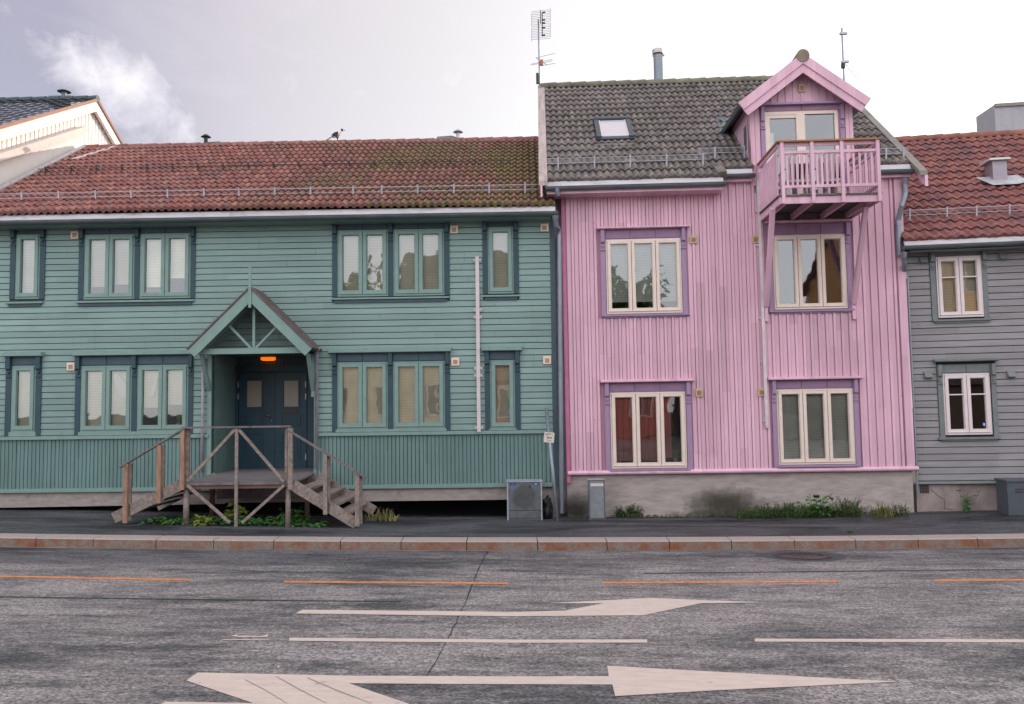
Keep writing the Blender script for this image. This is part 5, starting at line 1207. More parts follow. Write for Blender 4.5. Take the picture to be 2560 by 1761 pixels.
s = MB(); s.box(gL, Y_.at(2404, 1240)[0], .03, .4, Y_.g(2, 0) - .5, gbz + .002); s.box(Y_.at(2404, 1240)[0], gR, .05, .4, Y_.g(2, 0) - .5, gbz + .002); s.build('foundation', mat('pinkish_concrete', (.34, .28, .27), rough=.9, var=.25, scale=2.5, bump=.4, bscale=10, dirt=(.14, .13, .12), dscale=1.5, dpos=(.5, .8)), grey)
x, z = Y_.at(2311, 1223, .03); s = MB()
for i in range(6):
    s.box(x - .085 + i * .03, x - .07 + i * .03, .022, .029, z - .08, z + .08); s.box(x - .085, x + .085, .021, .0285, z - .08 + i * .03, z - .07 + i * .03)
gv = s.build('air_grille', M['darkmetal'], grey)
s = MB(); c_ = [(2325, 1222), (2345, 1240), (2362, 1250), (2360, 1272), (2385, 1274)]
pts_ = [Y_.at(a, b, .03) for a, b in c_]
for a, b in zip(pts_, pts_[1:]): s.bar((a[0], .028, a[1]), (b[0], .028, b[1]), .006, .008, side=(0, 1, 0))
s.build('crack', M['ink'], grey)
for px, py in ((2306, 652), (2505, 643), (2318, 938), (2525, 936)): vent(grey, *Y_.at(px, py), w=.17, h=.15, y=-.026, style='grey')
M['tile_y'] = tile_mat('brick_red_tiles', [(.25, .095, .085), (.19, .08, .08), (.29, .125, .105), (.155, .078, .085), (.23, .10, .098)], (.10, .10, .03), .205, ycourse * math.cos(GYP), x0=gL - .12, mossamt=.90, moss_shade=(.10, .065, .05))
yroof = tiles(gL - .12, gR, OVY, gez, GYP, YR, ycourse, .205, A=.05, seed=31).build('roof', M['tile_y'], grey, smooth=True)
MB().prismx([(OVY + .02, gez - .04), (ydep, yz_r - .05), (ydep, yz_r - .16), (OVY + .02, gez - .1)], gL - .1, gR).build('roof_deck', M['wood_dark'], yroof)
ridge_caps(gL - .1, gR, ydep, yz_r + .02).build('ridge_tiles', mat('ridge_tile_brick', (.25, .11, .085), var=.35, scale=3), yroof)
s = MB(); s.prismx([(ydep, yz_r), (ydep + 4.2, yz_r - 4.2 * YT_), (ydep + 4.1, yz_r - 4.3 * YT_), (ydep, yz_r - .1)], gL, gR); s.build('rear_slope', M['tile_y'], yroof)
s = MB(); s.prismx([(OVY - .02, gez - .01), (OVY - .075, gez - .135), (OVY - .03, gez - .135), (OVY + .02, gez - .03)], gL - .12, gR); s.build('fascia', M['zinc'], grey)
gutter(gL - .16, gR, OVY - .135, gez - .14, .066, seed=8).build('gutter', M['gutter'], grey)
s = MB(); s.box(gL, gR, OVY, .0, gez - .24, gez - .21); s.build('soffit', M['greytrim'], grey)
a = Y_.at(2259, 631, OVY - .07); b = Y_.at(2264, 668, -.15)
s = MB(); s.tube([(a[0], OVY - .07, a[1]), (a[0], OVY - .06, a[1] - .10), (a[0] + .03, OVY, a[1] - .2), (b[0] - .02, -.1, b[1] - .08), (b[0], -.1, b[1] - .25)], [.075, .055, .05, .05, .05], 12); s.build('downspout', M['pipe'], grey)
s = MB(); a = Y_.at(2268, 690, -.05); b = Y_.at(2293, 1246, -.05); s.tube([(a[0], -.06, a[1]), (gL - .005, -.06, b[1])], .022, 8); s.build('cable_pipe', M['pipe'], grey)
guard(Y_, yroof, [(2274, 557), (2367, 553), (2441, 550), (2523, 546)], OVY, gez, GYP, (2262, 2640), M['galv'], hgt=.27, rails=(.13, .235))
# metal chimney with lead skirt
q = roof_pt(Y_, 2490, 466, OVY, gez, GYP); x0, x1 = Y_.at(2482, 430, q.y)[0], Y_.at(2518, 430, q.y)[0]; zt_ = Y_.at(2490, 393, q.y)[1]
s = MB(); s.box(x0, x1, q.y, q.y + .42, q.z - .1, zt_ - .08); chm = s.build('chimney', mat('lead_grey_sheet', (.33, .31, .35), rough=.45, metal=.3, var=.1, scale=3), yroof)
s = MB(); s.hexa([(x0 - .09, q.y - .08, zt_ - .08), (x1 + .07, q.y - .08, zt_ - .08), (x1 + .07, q.y + .5, zt_ - .08), (x0 - .09, q.y + .5, zt_ - .08), (x0 - .07, q.y - .06, zt_ - .03), (x1 + .05, q.y - .06, zt_ - .03), (x1 + .05, q.y + .48, zt_ + .02), (x0 - .07, q.y + .48, zt_ + .02)]); s.build('cap', mat('light_sheet', (.5, .5, .48), rough=.4, metal=.2), chm)
s = MB(); nn = Vector((0, -math.sin(GYP), math.cos(GYP))); o_ = Vector((0, q.y, q.z)) + nn * .115; dn = Vector((0, math.cos(GYP), math.sin(GYP)))
s.add([tuple(Vector((x0 - .32, 0, 0)) + o_ + dn * .28), tuple(Vector((x0 - .1, 0, 0)) + o_ - dn * .18), tuple(Vector((x1 + .12, 0, 0)) + o_ - dn * .18), tuple(Vector((x1 + .4, 0, 0)) + o_ - dn * .08), tuple(Vector((x1 + .3, 0, 0)) + o_ + dn * .30)], [(0, 1, 2, 3, 4)]); s.build('flashing', mat('pale_lead', (.42, .42, .46), rough=.5, metal=.2, var=.25, scale=5), chm)

# ================================================================== WHITE HOUSE (far left), gable wall facing right
XW = xL - .02
yA, zA = G.atx(252, 250, XW)
yB, zB = G.atx(0, 322, XW); yC, zC = G.atx(316, 360, XW)
pf = (zA - zB) / (yA - yB); pb_ = (zA - zC) / (yC - yA)
white = thing('white_house', 'white painted house with dark slate tiled roof rising behind the long green house', 'house', G.M, (XW, 0, 0))
wo = (XW, 0, 0)
yf0, ybk = -.3, yA + 5.5
zf_, zbk = zA - (yA - yf0) * pf, zA - (ybk - yA) * pf
s = MB(); s.prismx([(yf0 + .4, -2), (ybk, -2), (ybk, zbk - .1), (yA, zA - .12), (yf0 + .4, zf_)], XW - .35, XW - .30); s.box(XW - 9, XW - .3, .1, .3, -2, zf_); s.build('gable_wall', mat('russet_gap_boards', (.50, .27, .22)), white, off=wo)
s = MB()   # rendered fire wall below, a little proud
zl0 = lambda y: zA - .12 - abs(y - yA) * pf
yd, zd = G.atx(222, 327, XW); 
s.prismx([(yf0 + .2, -2), (yd, -2), (yd, zd - .3), (yd, zd - .02), (yf0 + .2, zd - .02 - (yd - yf0 - .2) * pf * .98)], XW - .30, XW - .16); s.build('fire_wall', M['white'], white, off=wo)
s = MB()
y = yf0 + .45
while y < ybk:
    s.box(XW - .30, XW - .27, y, y + .150, zd - 6 if y > yd else zd - .02 - (yd - y) * pf * .98, zl0(y + .08) - .16 if y < yA else zA - .12 - (y + .15 - yA) * pf - .12); y += .185
s.build('gable_boarding', M['whiteboard'], white, off=wo)
s = MB(); s.bar((XW - .12, yd - .05, zd + .02), (XW - .12, yf0 + .2, zd + .02 - (yd - .05 - yf0 - .2) * pf * .98), .20, .17, side=(1, 0, 0)); s.build('ledge_beam', mat('ledge_beam_paint', (.62, .57, .52), rough=.6, var=.08), white, off=wo)
s = MB()
s.prismx([(yf0, zA - (yA - yf0) * pf), (yA, zA), (yA, zA - .34), (yf0, zA - .34 - (yA - yf0) * pf)], XW - .2, XW - .12)
s.prismx([(yA, zA), (ybk, zA - (ybk - yA) * pf), (ybk, zA - (ybk - yA) * pf - .34), (yA, zA - .34)], XW - .2, XW - .12); s.build('bargeboard', M['whiteboard'], white, off=wo)
s = MB()
s.prismx([(yf0, zA + .05 - (yA - yf0) * pf), (yA, zA + .05), (yA, zA - .04), (yf0, zA - .04 - (yA - yf0) * pf)], XW - .13, XW - .08)
s.prismx([(yA, zA + .05), (ybk, zA + .05 - (ybk - yA) * pf), (ybk, zA - .04 - (ybk - yA) * pf), (yA, zA - .04)], XW - .13, XW - .08); s.build('verge_trim', mat('terracotta_trim', (.30, .16, .12), rough=.6), white, off=wo)
WPi = math.atan(pf); wc = .36
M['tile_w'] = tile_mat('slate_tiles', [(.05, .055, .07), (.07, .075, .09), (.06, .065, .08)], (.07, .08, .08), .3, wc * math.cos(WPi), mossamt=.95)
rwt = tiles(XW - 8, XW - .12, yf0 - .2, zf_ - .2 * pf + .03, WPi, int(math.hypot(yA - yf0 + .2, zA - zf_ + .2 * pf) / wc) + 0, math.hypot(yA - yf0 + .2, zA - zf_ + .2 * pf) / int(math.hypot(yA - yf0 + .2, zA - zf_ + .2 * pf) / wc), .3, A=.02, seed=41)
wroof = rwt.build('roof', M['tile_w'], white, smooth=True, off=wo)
s = MB(); s.prismx([(yA, zA + .03), (ybk, zbk + .03), (ybk, zbk - .05), (yA, zA - .05)], XW - 8, XW - .12); s.build('rear_slope', M['tile_w'], wroof)
wroof.data.update()
ridge_caps(XW - 8, XW - .1, yA, zA + .03, r=.09).build('ridge_tiles', mat('slate_ridge', (.05, .08, .09), rough=.5), white, off=wo)
x, z = G.at(160, 247, yA + .2); s = MB()
s.box(x - .34, x + .3, yA + .0, yA + .5, z - .25, z + .02); hp = s.build('roof_hatch', M['gutter'], white, off=wo)
s = MB(); s.tube([(x, yA + .2, z), (x, yA + .2, z + .22)], .07, 12); s.tube([(x, yA + .2, z + .2), (x, yA + .2, z + .24), (x, yA + .2, z + .27)], [.19, .12, .02], 12); s.build('roof_cowl', M['gutter'], white, off=wo)
for c in [o for o in white.children if o.name.startswith('rear')]: pass

# ================================================================== shed-like block behind, far right
p0 = at_Y(2486, 262, 30); p1 = at_Y(2440, 293, 33.5)
blk_ = thing('metal_clad_block', 'plain grey metal clad block rising behind the red tiled roof at right', 'building', Matrix.Translation((p0.x, 30, 4)))
s = MB(); zt_ = p0.z; xl_ = p1.x
s.add([(p0.x, 30, 2), (p0.x + 9, 29, 2), (p0.x + 9, 34, 2), (xl_, 33.5, 2), (p0.x, 30, zt_), (p0.x + 9, 29, zt_ + .1), (p0.x + 9, 34, zt_ - .05), (xl_, 33.5, p1.z)], [(0, 1, 5, 4), (1, 2, 6, 5), (2, 3, 7, 6), (3, 0, 4, 7), (4, 5, 6, 7)])
s.build('cladding', mat('pale_cladding', (.36, .36, .39), rough=.6, var=.1, scale=1, stretch=(3, 3, .4), dirt=(.25, .25, .28), dscale=1.5), blk_, off=(p0.x, 30, 4))
s = MB(); s.bar((p0.x, 29.98, zt_ - .04), (p0.x + 9, 28.98, zt_ + .06), .08, .12); s.build('coping', mat('coping_strip', (.25, .22, .21)), blk_, off=(p0.x, 30, 4)).rotation_euler = (0, 0, 0)
# ================================================================== WOODEN STAIRCASE in front of the green house
YS = -2.1
zpf = G.at(598, 1206, YS)[1]; zpb = G.at(650, 1183, 0)[1]
xs0, xs1 = G.at(461, 1206, YS)[0], G.at(734, 1206, YS)[0]
xb0, xb1 = G.at(512, 1183, 0)[0], G.at(784, 1183, 0)[0]
xm_ = (xs0 + xs1) / 2
st_off = (xm_, YS / 2, G.g(xm_, YS / 2))
stair = thing('wooden_staircase', 'weathered wooden entrance landing with railed steps down both sides', 'stairs', G.M, st_off)
def sb(mb, name, m, **k): return mb.build(name, m, stair, off=st_off, **k)
def plat(x, y): return lerp(zpf, zpb, (y - YS) / -YS)
zt = lambda y: plat(0, y)
for i in range(16):
    a = lerp(YS - .02, dY - .1, i / 16); b = lerp(YS - .02, dY - .1, (i + 1) / 16) - .008
    xl0, xr0 = (lerp(xs0, pxL, min(1, (a - YS) / -YS)), lerp(xs1 + .02, pxR, min(1, (a - YS) / -YS))) 
    if a > -.1: xl0, xr0 = pxL, pxR
    if i == 0: dk = MB()
    za, zb2 = zt(min(a, 0)), zt(min(b, 0))
    dk.hexa([(xl0, a, za - .035), (xr0, a, za - .035), (xr0, b, zb2 - .035), (xl0, b, zb2 - .035), (xl0, a, za), (xr0, a, za), (xr0, b, zb2), (xl0, b, zb2)])
sb(dk, 'deck', mat('deck_wood', (.17, .158, .165), rough=.8, var=.3, scale=4, stretch=(.6, 3, 1), bump=.3, dirt=(.10, .095, .10), dscale=3))
sb(MB().box(xs0 - .05, xs1 + .03, YS - .055, YS - .02, zpf - .045, zpf + .005), 'edge_board', M['wood_dark'])
sb(MB().box(xs0 - .02, xs1 + .01, YS - .02, YS + .02, zpf - .115, zpf - .045), 'edge_beam', mat('brown_beam', (.17, .10, .085), rough=.8, var=.2))
gy = lambda x, y: G.g(x, y) - .04
zrail = G.at(592, 1068, YS - .04)[1]
# corner posts
for a, b, c, d in ((455.5, 470, 1206, 1310), (711.5, 724.5, 1206, 1311)):
    x0, x1 = G.at(a, 1280, YS)[0], G.at(b, 1280, YS)[0]; xc = (x0 + x1) / 2
    s = MB(); s.tube([(xc, YS + .04, gy(xc, YS)), (xc + .01, YS + .04, zpf - .05)], (x1 - x0) / 2, 12); sb(s, 'support_post', M['wood'], smooth=True)
for a, b in ((450.5, 460.5), (720, 731.5)):
    x0, x1 = G.at(a, 1150, YS - .1)[0], G.at(b, 1150, YS - .1)[0]; z0, z1 = G.at(455, 1225 if a < 500 else 1228, YS - .1)[1], G.at(455, 1074, YS - .1)[1]
    sb(MB().box(x0, x1, YS - .12, YS - .06, z0, z1), 'rail_post', M['wood_new'] if a < 500 else M['wood'])
for a, b in ((461, 473), (713, 719.5)):
    x0, x1 = G.at(a, 1150, YS)[0], G.at(b, 1150, YS)[0]
    sb(MB().box(x0, x1, YS - .03, YS + .05, zpf - .1, zrail - .02), 'rail_post', M['wood'])
xc = G.at(592.5, 1180, YS - .05)[0]
sb(MB().box(xc - .028, xc + .028, YS - .10, YS - .06, gy(xc, YS) + .05, zrail - .02), 'middle_post', M['wood'])
a, b = G.at(458, 1069, YS - .06), G.at(727, 1069, YS - .06)
sb(MB().bar((a[0], YS - .06, zrail), (b[0], YS - .06, zrail), .12, .032), 'top_rail', M['wood_dark'])
for p_, q_ in (((589, 1073), (470, 1203)), ((597, 1073), (711, 1205)), ((469, 1213), (576, 1307)), ((711, 1213), (606, 1307))):
    a, b = G.at(*p_, YS - .06), G.at(*q_, YS - .06); sb(MB().bar((a[0], YS - .075, a[1]), (b[0], YS - .075, b[1]), .035, .052), 'brace', M['wood'])
# flights
def flight(sg, top_px, bot_px, posts, rail, backbot, nst):
    """front stringer between px lines, treads, back stringer"""
    tx, tz_ = G.at(*top_px, YS - .03); bx, bz = G.at(*bot_px, YS - .03)
    yb = -.32
    sx0 = tx; 
    def strg(y, nm):
        e = Vector((bx, y, bz)); a = Vector((tx, y, tz_)); d = (e - a).normalized(); e = e + d * .12
        w = .20; up = Vector((-d.z * sg, 0, d.x * sg)); up = up if up.z > 0 else -up
        q = [a + up * w / 2, e + up * w / 2, e - up * w / 2, a - up * w / 2]
        dz_ = 0 if y < -1 else (zpb - zpf) * .8
        s = MB(); s.prism([(v.x, v.z + dz_) for v in q], y - .022, y + .022); sb(s, 'stringer', M['wood'])
    strg(YS - .04, 1); strg(yb, 2)
    for i in range(1, nst + 1):
        f = i / (nst + .6)
        x = lerp(tx, bx, f); z = lerp(tz_ + .10, bz + .02, f)
        w = abs(bx - tx) / (nst + .6) * 1.12
        dz2 = (zpb - zpf) * .8
        xa, xb = x - sg * w * .75, x + sg * w * .35
        xa, xb = min(xa, xb), max(xa, xb)
        sb(MB().hexa([(xa, YS - .01, z - .04), (xb, YS - .01, z - .04), (xb, yb, z - .04 + dz2), (xa, yb, z - .04 + dz2), (xa, YS - .01, z), (xb, YS - .01, z), (xb, yb, z + dz2), (xa, yb, z + dz2)]), 'tread', M['wood'] if sg > 0 else M['wood_dark'])
    for pl_, pr_, pt_, pb2 in posts:
        mid = (pt_ + pb2) / 2; x0, x1 = G.at(pl_, mid, YS - .09)[0], G.at(pr_, mid, YS - .09)[0]
        sb(MB().box(x0, x1, YS - .12, YS - .065, G.at(pl_, pb2, YS - .09)[1], G.at(pl_, pt_, YS - .09)[1]), 'rail_post', M['wood_new'] if (sg < 0) else M['wood'])
        sb(MB().box(x0 + (x1 - x0) * .75, x1 + .035, YS - .062, YS - .0, G.at(pl_, pb2, YS)[1] + .05, G.at(pl_, pt_, YS - .09)[1]), 'rail_post', M['wood'])
    a, b = G.at(*rail[0], YS - .08), G.at(*rail[1], YS - .08); sb(MB().bar((a[0], YS - .08, a[1]), (b[0], YS - .08, b[1]), .10, .03), 'handrail', M['wood_dark'])
flight(-1, (452, 1213), (300, 1288), [(309, 320, 1160, 1308), (392, 403, 1113, 1258)], ((466, 1069.5), (299.6, 1168.5)), None, 4)
flight(1, (733, 1213), (878, 1301), [(808.5, 818.5, 1132, 1287), (888, 899, 1186, 1316)], ((717, 1073.5), (914, 1194)), None, 4)
for px in (530, 768):
    x = G.at(px, 1290, -.6)[0]; sb(MB().box(x - .04, x + .04, -.64, -.56, gy(x, -.6), zpb - .05), 'support_post', mat('brown_post', (.12, .075, .065)))
sb(MB().box(xs0 - .05, xs1 + .15, -.3, -.25, zpb - .5, zpb - .05), 'rear_board', M['wood_dark'])

# ================================================================== cabinets, pole, bag
def on_ground(f, px, py, y): return f.at(px, py, y)[0], f.g(f.at(px, py, y)[0], y)
yc = -.55
x0, x1, z0, z1 = G.rect(1267.5, 1202, 1355.5, 1297, yc); o = ((x0 + x1) / 2, yc + .2, z0)
cb = thing('utility_cabinet', 'wide grey metal utility cabinet with a round scuff and small blue plates', 'cabinet', G.M, o)
s = MB(); s.box(x0 + .02, x1 - .02, yc + .01, yc + .40, z0 - .05, z1 - .03); s.build('housing', M['cabinet'], cb, off=o)
s = MB(); s.box(x0, x0 + .03, yc - .01, yc + .42, z0 - .05, z1 - .03); s.build('side_frame', M['galv'], cb, off=o)
s = MB(); s.box(x1 - .03, x1, yc - .01, yc + .42, z0 - .05, z1 - .03); s.build('side_frame', M['galv'], cb, off=o)
s = MB(); s.prismx([(yc - .02, z1 - .03), (yc - .02, z1 - .005), (yc + .2, z1 + .01), (yc + .43, z1 - .005), (yc + .43, z1 - .03)], x0 - .015, x1 + .015); s.build('lid', M['galv'], cb, off=o)
zs = G.at(1310, 1277.5, yc)[1]
s = MB(); s.box(x0 + .035, x1 - .035, yc - .005, yc + .01, zs + .01, z1 - .045); s.build('door', M['cabinet'], cb, off=o, bevel=.004)
s = MB(); s.box(x0 + .035, x1 - .035, yc - .004, yc + .01, z0 + .01, zs - .012); s.build('lower_panel', M['cabinet'], cb, off=o, bevel=.004)
for a, b in ((1275, 1289.5), (1333, 1346.5)):
    a_, b_, c_, d_ = G.rect(a, 1208, b, 1213, yc); s = MB(); s.box(a_, b_, yc - .009, yc - .005, c_, d_); s.build('blue_plate', M['bluepl'], cb, off=o)
    s = MB(); w__ = (b_ - a_); s.box(a_ + w__ * .3, b_ - w__ * .3, yc - .011, yc - .009, c_ + (d_ - c_) * .3, d_ - (d_ - c_) * .25); s.build('plate_mark', M['signw'] if a > 1300 else mat('plate_mark_blue', (.06, .2, .55)), cb, off=o)
a_, b_, c_, d_ = G.rect(1322, 1213, 1328, 1221, yc); s = MB(); s.box(a_, b_, yc - .009, yc - .005, c_, d_); s.build('small_plate', M['ink'], cb, off=o)
# round scuff
m = bpy.data.materials.new('scuff'); m.use_nodes = True; t = m.node_tree; b = t.nodes['Principled BSDF']; b.inputs['Base Color'].default_value = (.075, .075, .07, 1); b.inputs['Roughness'].default_value = .7
c = t.nodes.new('ShaderNodeTexCoord'); ln = t.nodes.new('ShaderNodeVectorMath'); ln.operation = 'LENGTH'; t.links.new(c.outputs['Object'], ln.inputs[0]); n_ = t.nodes.new('ShaderNodeTexNoise'); n_.inputs['Scale'].default_value = 6; t.links.new(c.outputs['Object'], n_.inputs['Vector'])
aa = t.nodes.new('ShaderNodeMath'); aa.operation = 'MULTIPLY_ADD'; aa.inputs[1].default_value = .12; t.links.new(n_.outputs[0], aa.inputs[0]); t.links.new(ln.outputs['Value'], aa.inputs[2])
r_ = t.nodes.new('ShaderNodeMapRange'); r_.inputs[1].default_value = .33; r_.inputs[2].default_value = .26; r_.inputs[3].default_value = 0; r_.inputs[4].default_value = .32; t.links.new(aa.outputs[0], r_.inputs[0]); t.links.new(r_.outputs[0], b.inputs['Alpha'])
s = MB().quad((-.34, 0, -.34), (.34, 0, -.34), (.34, 0, .34), (-.34, 0, .34)); q = s.build('scuff_mark', m, cb); xx, zz = G.at(1310, 1243, yc); q.location = (xx - o[0], yc - .008 - o[1], zz - o[2])
yc = -.50
x0, x1, z0, z1 = P.rect(1471.5, 1199, 1513, 1297, yc); o = ((x0 + x1) / 2, yc + .15, z0)
cb2 = thing('cable_cabinet', 'narrow upright galvanised cable cabinet with a pale label, against the concrete base', 'cabinet', P.M, o)
s = MB(); s.box(x0, x1, yc, yc + .26, z0 - .1, z1 - .012); s.build('housing', M['cabinet'], cb2, off=o, bevel=.005)
s = MB(); s.box(x0 + .03, x1 - .03, yc - .008, yc, z0 + .01, z1 - .04); s.build('door', mat('galvanised_door', (.24, .27, .29), rough=.5, metal=.3, var=.15, scale=8), cb2, off=o, bevel=.004)
s = MB(); s.box(x0 - .008, x1 + .008, yc - .01, yc + .27, z1 - .012, z1); s.build('lid', M['galv'], cb2, off=o)
a_, b_, c_, d_ = P.rect(1476, 1209, 1508.5, 1216, yc); s = MB(); s.box(a_, b_, yc - .012, yc - .008, c_, d_); s.build('label_plate', M['signw'], cb2, off=o)
yc = -.75
x0 = Y_.at(2519, 1240, yc)[0]; z0 = Y_.at(2540, 1278, yc)[1]; z1 = Y_.at(2540, 1203, yc)[1]; o = (x0 + .4, yc + .2, z0); x1 = x0 + .85
cb3 = thing('grey_cabinet', 'dark grey electrical cabinet standing at the right edge below the grey house', 'cabinet', Y_.M, o)
s = MB(); s.box(x0, x1, yc, yc + .5, z0 - .1, z1 - .02); s.build('housing', M['cab_dark'], cb3, off=o, bevel=.006)
s = MB(); s.box(x0 - .02, x1 + .02, yc - .02, yc + .52, z1 - .02, z1 + .02); s.build('lid', M['cab_dark'], cb3, off=o, bevel=.006)
for zz in (z1 - .16, z1 - .21): s = MB(); s.box(x0 + .14, x0 + .30, yc - .004, yc, zz - .02, zz + .01); s.build('vent_slot', M['ink'], cb3, off=o)
# leaning pole with sign
yp = -.95
a = G.at(1366, 1021, -.12); b = G.at(1394, 1300, -.75); o = (b[0], -.75, b[1])
pole = thing('leaning_pole', 'grey metal pole leaning against the green wall corner', 'pole', G.M, o)
s = MB(); s.tube([(a[0], -.14, a[1]), (b[0], -.75, b[1] - .05)], .036, 10); s.build('tube', M['pipe'], pole, off=o, smooth=True)
zz = G.at(1372, 1094, -.3)[1]; f = (zz - b[1]) / (a[1] - b[1]); ysn = lerp(-.75, -.14, f) - .05
xs_, zs_ = G.at(1372.8, 1094, ysn)
so_ = (xs_, ysn, zs_)
sg_ = thing('small_sign', 'small square white sign with worn dark lettering on the leaning pole', 'sign', G.M @ Matrix.Translation(so_) @ Matrix.Rotation(R_(6), 4, 'Y'))
h = .105
def rsq(h, r, n=4):
    pts = []
    for cx, cz, a0 in ((h - r, h - r, 0), (-h + r, h - r, 90), (-h + r, -h + r, 180), (h - r, -h + r, 270)):
        for k in range(n + 1): a = R_(a0 + 90 * k / n); pts.append((cx + r * math.cos(a), cz + r * math.sin(a)))
    return pts
s = MB(); s.prism(rsq(h, .02), -.008, 0); s.build('plate', M['signw'], sg_)
s = MB()
for q in ((-.075, -.055, .050, .070), (-.045, -.035, .055, .08), (-.03, -.02, .055, .08), (-.012, .002, .055, .08), (.012, .02, .055, .08), (.05, .06, .06, .08), (.048, .055, .045, .052), (-.02, 0, -.02, .005), (.006, .018, -.02, .005), (.024, .036, -.02, .005), (.042, .056, -.018, .008), (-.03, .06, -.072, -.064)):
    s.box(q[0], q[1], -.010, -.008, q[2], q[3])
s.tube([(-.045, -.010, .035), (-.03, -.010, .01), (-.036, -.010, -.01), (-.028, -.010, -.03), (-.038, -.010, -.05)], .005, 5); s.build('lettering', M['ink'], sg_)
s = MB(); s.bar((0, .0, 0), (0, .03, 0), .06, .03, side=(1, 0, 0)); s.build('clamp', M['galv'], sg_)
# black bag behind the cabinet
x, z = G.at(1364, 1294, -.35)
import bmesh
def blob(name, m, par, loc, rx, ry, rz, seed, off=(0, 0, 0), sub=3, amp=.25):
    bm = bmesh.new(); bmesh.ops.create_icosphere(bm, subdivisions=sub, radius=1); rr = random.Random(seed)
    from mathutils import noise
    for v in bm.verts:
        nn_ = noise.noise(v.co * 1.8 + Vector((seed, 0, 0))) * amp + noise.noise(v.co * 4 + Vector((0, seed, 0))) * amp * .5
        v.co = Vector((v.co.x * rx, v.co.y * ry, v.co.z * rz)) * (1 + nn_)
    me = bpy.data.meshes.new(name); bm.to_mesh(me); bm.free(); me.materials.append(m); o = bpy.data.objects.new(name, me); col.objects.link(o); o.location = loc
    if par: o.parent = par
    return o
bag = blob('rubbish_bag', M['foil'], None, (0, 0, 0), .12, .14, .23, 3, amp=.45)
bag.matrix_world = G.M @ Matrix.Translation((x + .03, -.3, z + .17)); tag(bag, 'black plastic bag slumped behind the wide utility cabinet', 'bag')
# litter
p = ground_hit(1372, 1296); lit = MB(); lit.bar((-.08, 0, .012), (.07, .04, .03), .03, .008); lo = lit.build('red_wrapper', mat('red_litter', (.4, .06, .07)), M=Matrix.Translation(p + Vector((0, -.05, 0)))); tag(lo, 'crumpled red wrapper on the ground by the pole foot', 'litter')
p = ground_hit(1326, 1300); lit = MB(); lit.box(-.03, .03, -.02, .02, 0, .02); lo = lit.build('paper_scrap', M['signw'], M=Matrix.Translation(p)); tag(lo, 'white paper scrap on the asphalt before the wide cabinet', 'litter')

# ================================================================== antennas, bird
zr_ = G.at(1349, 205, pdep)[1]
pa = P.at(1348.5, 212, pdep - .1)
def mast(px, ytop, ybot, yl, name, label, w=.03):
    x, zb_ = P.at(px, ybot, yl); zt2 = P.at(px - 1, ytop, yl)[1]; zb_ -= .5
    o = (x, yl, zb_); m_ = thing(name, label, 'antenna', P.M, o)
    MB().tube([(0, 0, 0), (0, 0, zt2 - zb_)], w, 8).build('mast', M['pipe'], m_)
    return m_, o, zt2 - zb_
am, o, hh = mast(1349.5, 50, 215, pdep - .15, 'tv_antenna', 'tall television antenna with a wide grid panel at the left end of the tall roof', .024)
sc_ = FPX / (pdep + 18); L2 = lambda px, py: (P.at(px, py, o[1])[0] - o[0], P.at(px, py, o[1])[1] - o[2])
for half in ((19.5, 57), (57.5, 103.5)):
    s = MB(); n = 8
    for i in range(n + 1):
        t = i / n; yl_ = lerp(34 if half[0] < 30 else 71, 67 if half[0] < 30 else 104, t); yr_ = lerp(half[0], half[1] - (4 if half[0] < 30 else 12), t)
        a, b = L2(1329, yl_), L2(1376, yr_); s.tube([(a[0], -.1, a[1]), (b[0], .12, b[1])], .006, 5)
    for px, ya_, yb_ in ((1329, 34 if half[0] < 30 else 71, 67 if half[0] < 30 else 104), (1376, half[0], half[1] - (4 if half[0] < 30 else 12))):
        a, b = L2(px, ya_), L2(px, yb_); s.tube([(a[0], 0, a[1]), (b[0], 0, b[1])], .008, 5)
    s.build('grid_panel', M['galv'], am)
s = MB(); a, b = L2(1351.5, 27), L2(1351.5, 60); s.tube([(a[0], -.02, a[1]), (b[0], -.02, b[1])], .012, 6); a, b = L2(1355.5, 38), L2(1355.5, 96); s.tube([(a[0], -.12, a[1]), (b[0], -.12, b[1])], .015, 6)
for py in (37, 56, 64, 75, 94): a = L2(1358, py); s.box(a[0] - .02, a[0] + .055, -.14, -.11, a[1] - .015, a[1] + .02)
s.build('dipole_bar', M['darkmetal'], am)
s = MB()
for pts in (((1340, 147), (1388, 130)), ((1327, 163), (1381, 145)), ((1328, 165), (1381, 149)), ((1352, 167), (1388, 155))):
    s.tube([(L2(*pts[0])[0], -.05, L2(*pts[0])[1]), (L2(*pts[1])[0], .1, L2(*pts[1])[1])], .0075, 5)
s.tube([(L2(1340, 147)[0], -.05, L2(1340, 147)[1]), (0, 0, L2(1349, 151)[1])], .01, 5); s.tube([(0, 0, L2(1349, 151)[1]), (L2(1368, 163)[0], 0, L2(1368, 163)[1])], .01, 5); s.build('yagi', M['galv'], am)
a = L2(1355, 157); MB().box(a[0] - .05, a[0] + .03, -.07, 0, a[1] - .09, a[1] + .06).build('junction_box', mat('orange_box', (.5, .15, .09)), am)
a = L2(1345, 198); MB().box(a[0] - .05, a[0] + .03, -.1, -.02, a[1] - .16, a[1] + .14).build('amplifier_box', M['darkmetal'], am, bevel=.02)
am2, o, hh = mast(2110, 70, 196, pdep - .05, 'rooftop_aerial', 'slim pole aerial standing behind the dormer gable', .026)
s = MB(); L2 = lambda px, py: (P.at(px, py, o[1])[0] - o[0], P.at(px, py, o[1])[1] - o[2])
for c in ((2112, 155), (2108, 84)):
    a = L2(*c); s.box(a[0] - .09, a[0] + .1, -.04, .04, a[1] - .03, a[1] + .03)
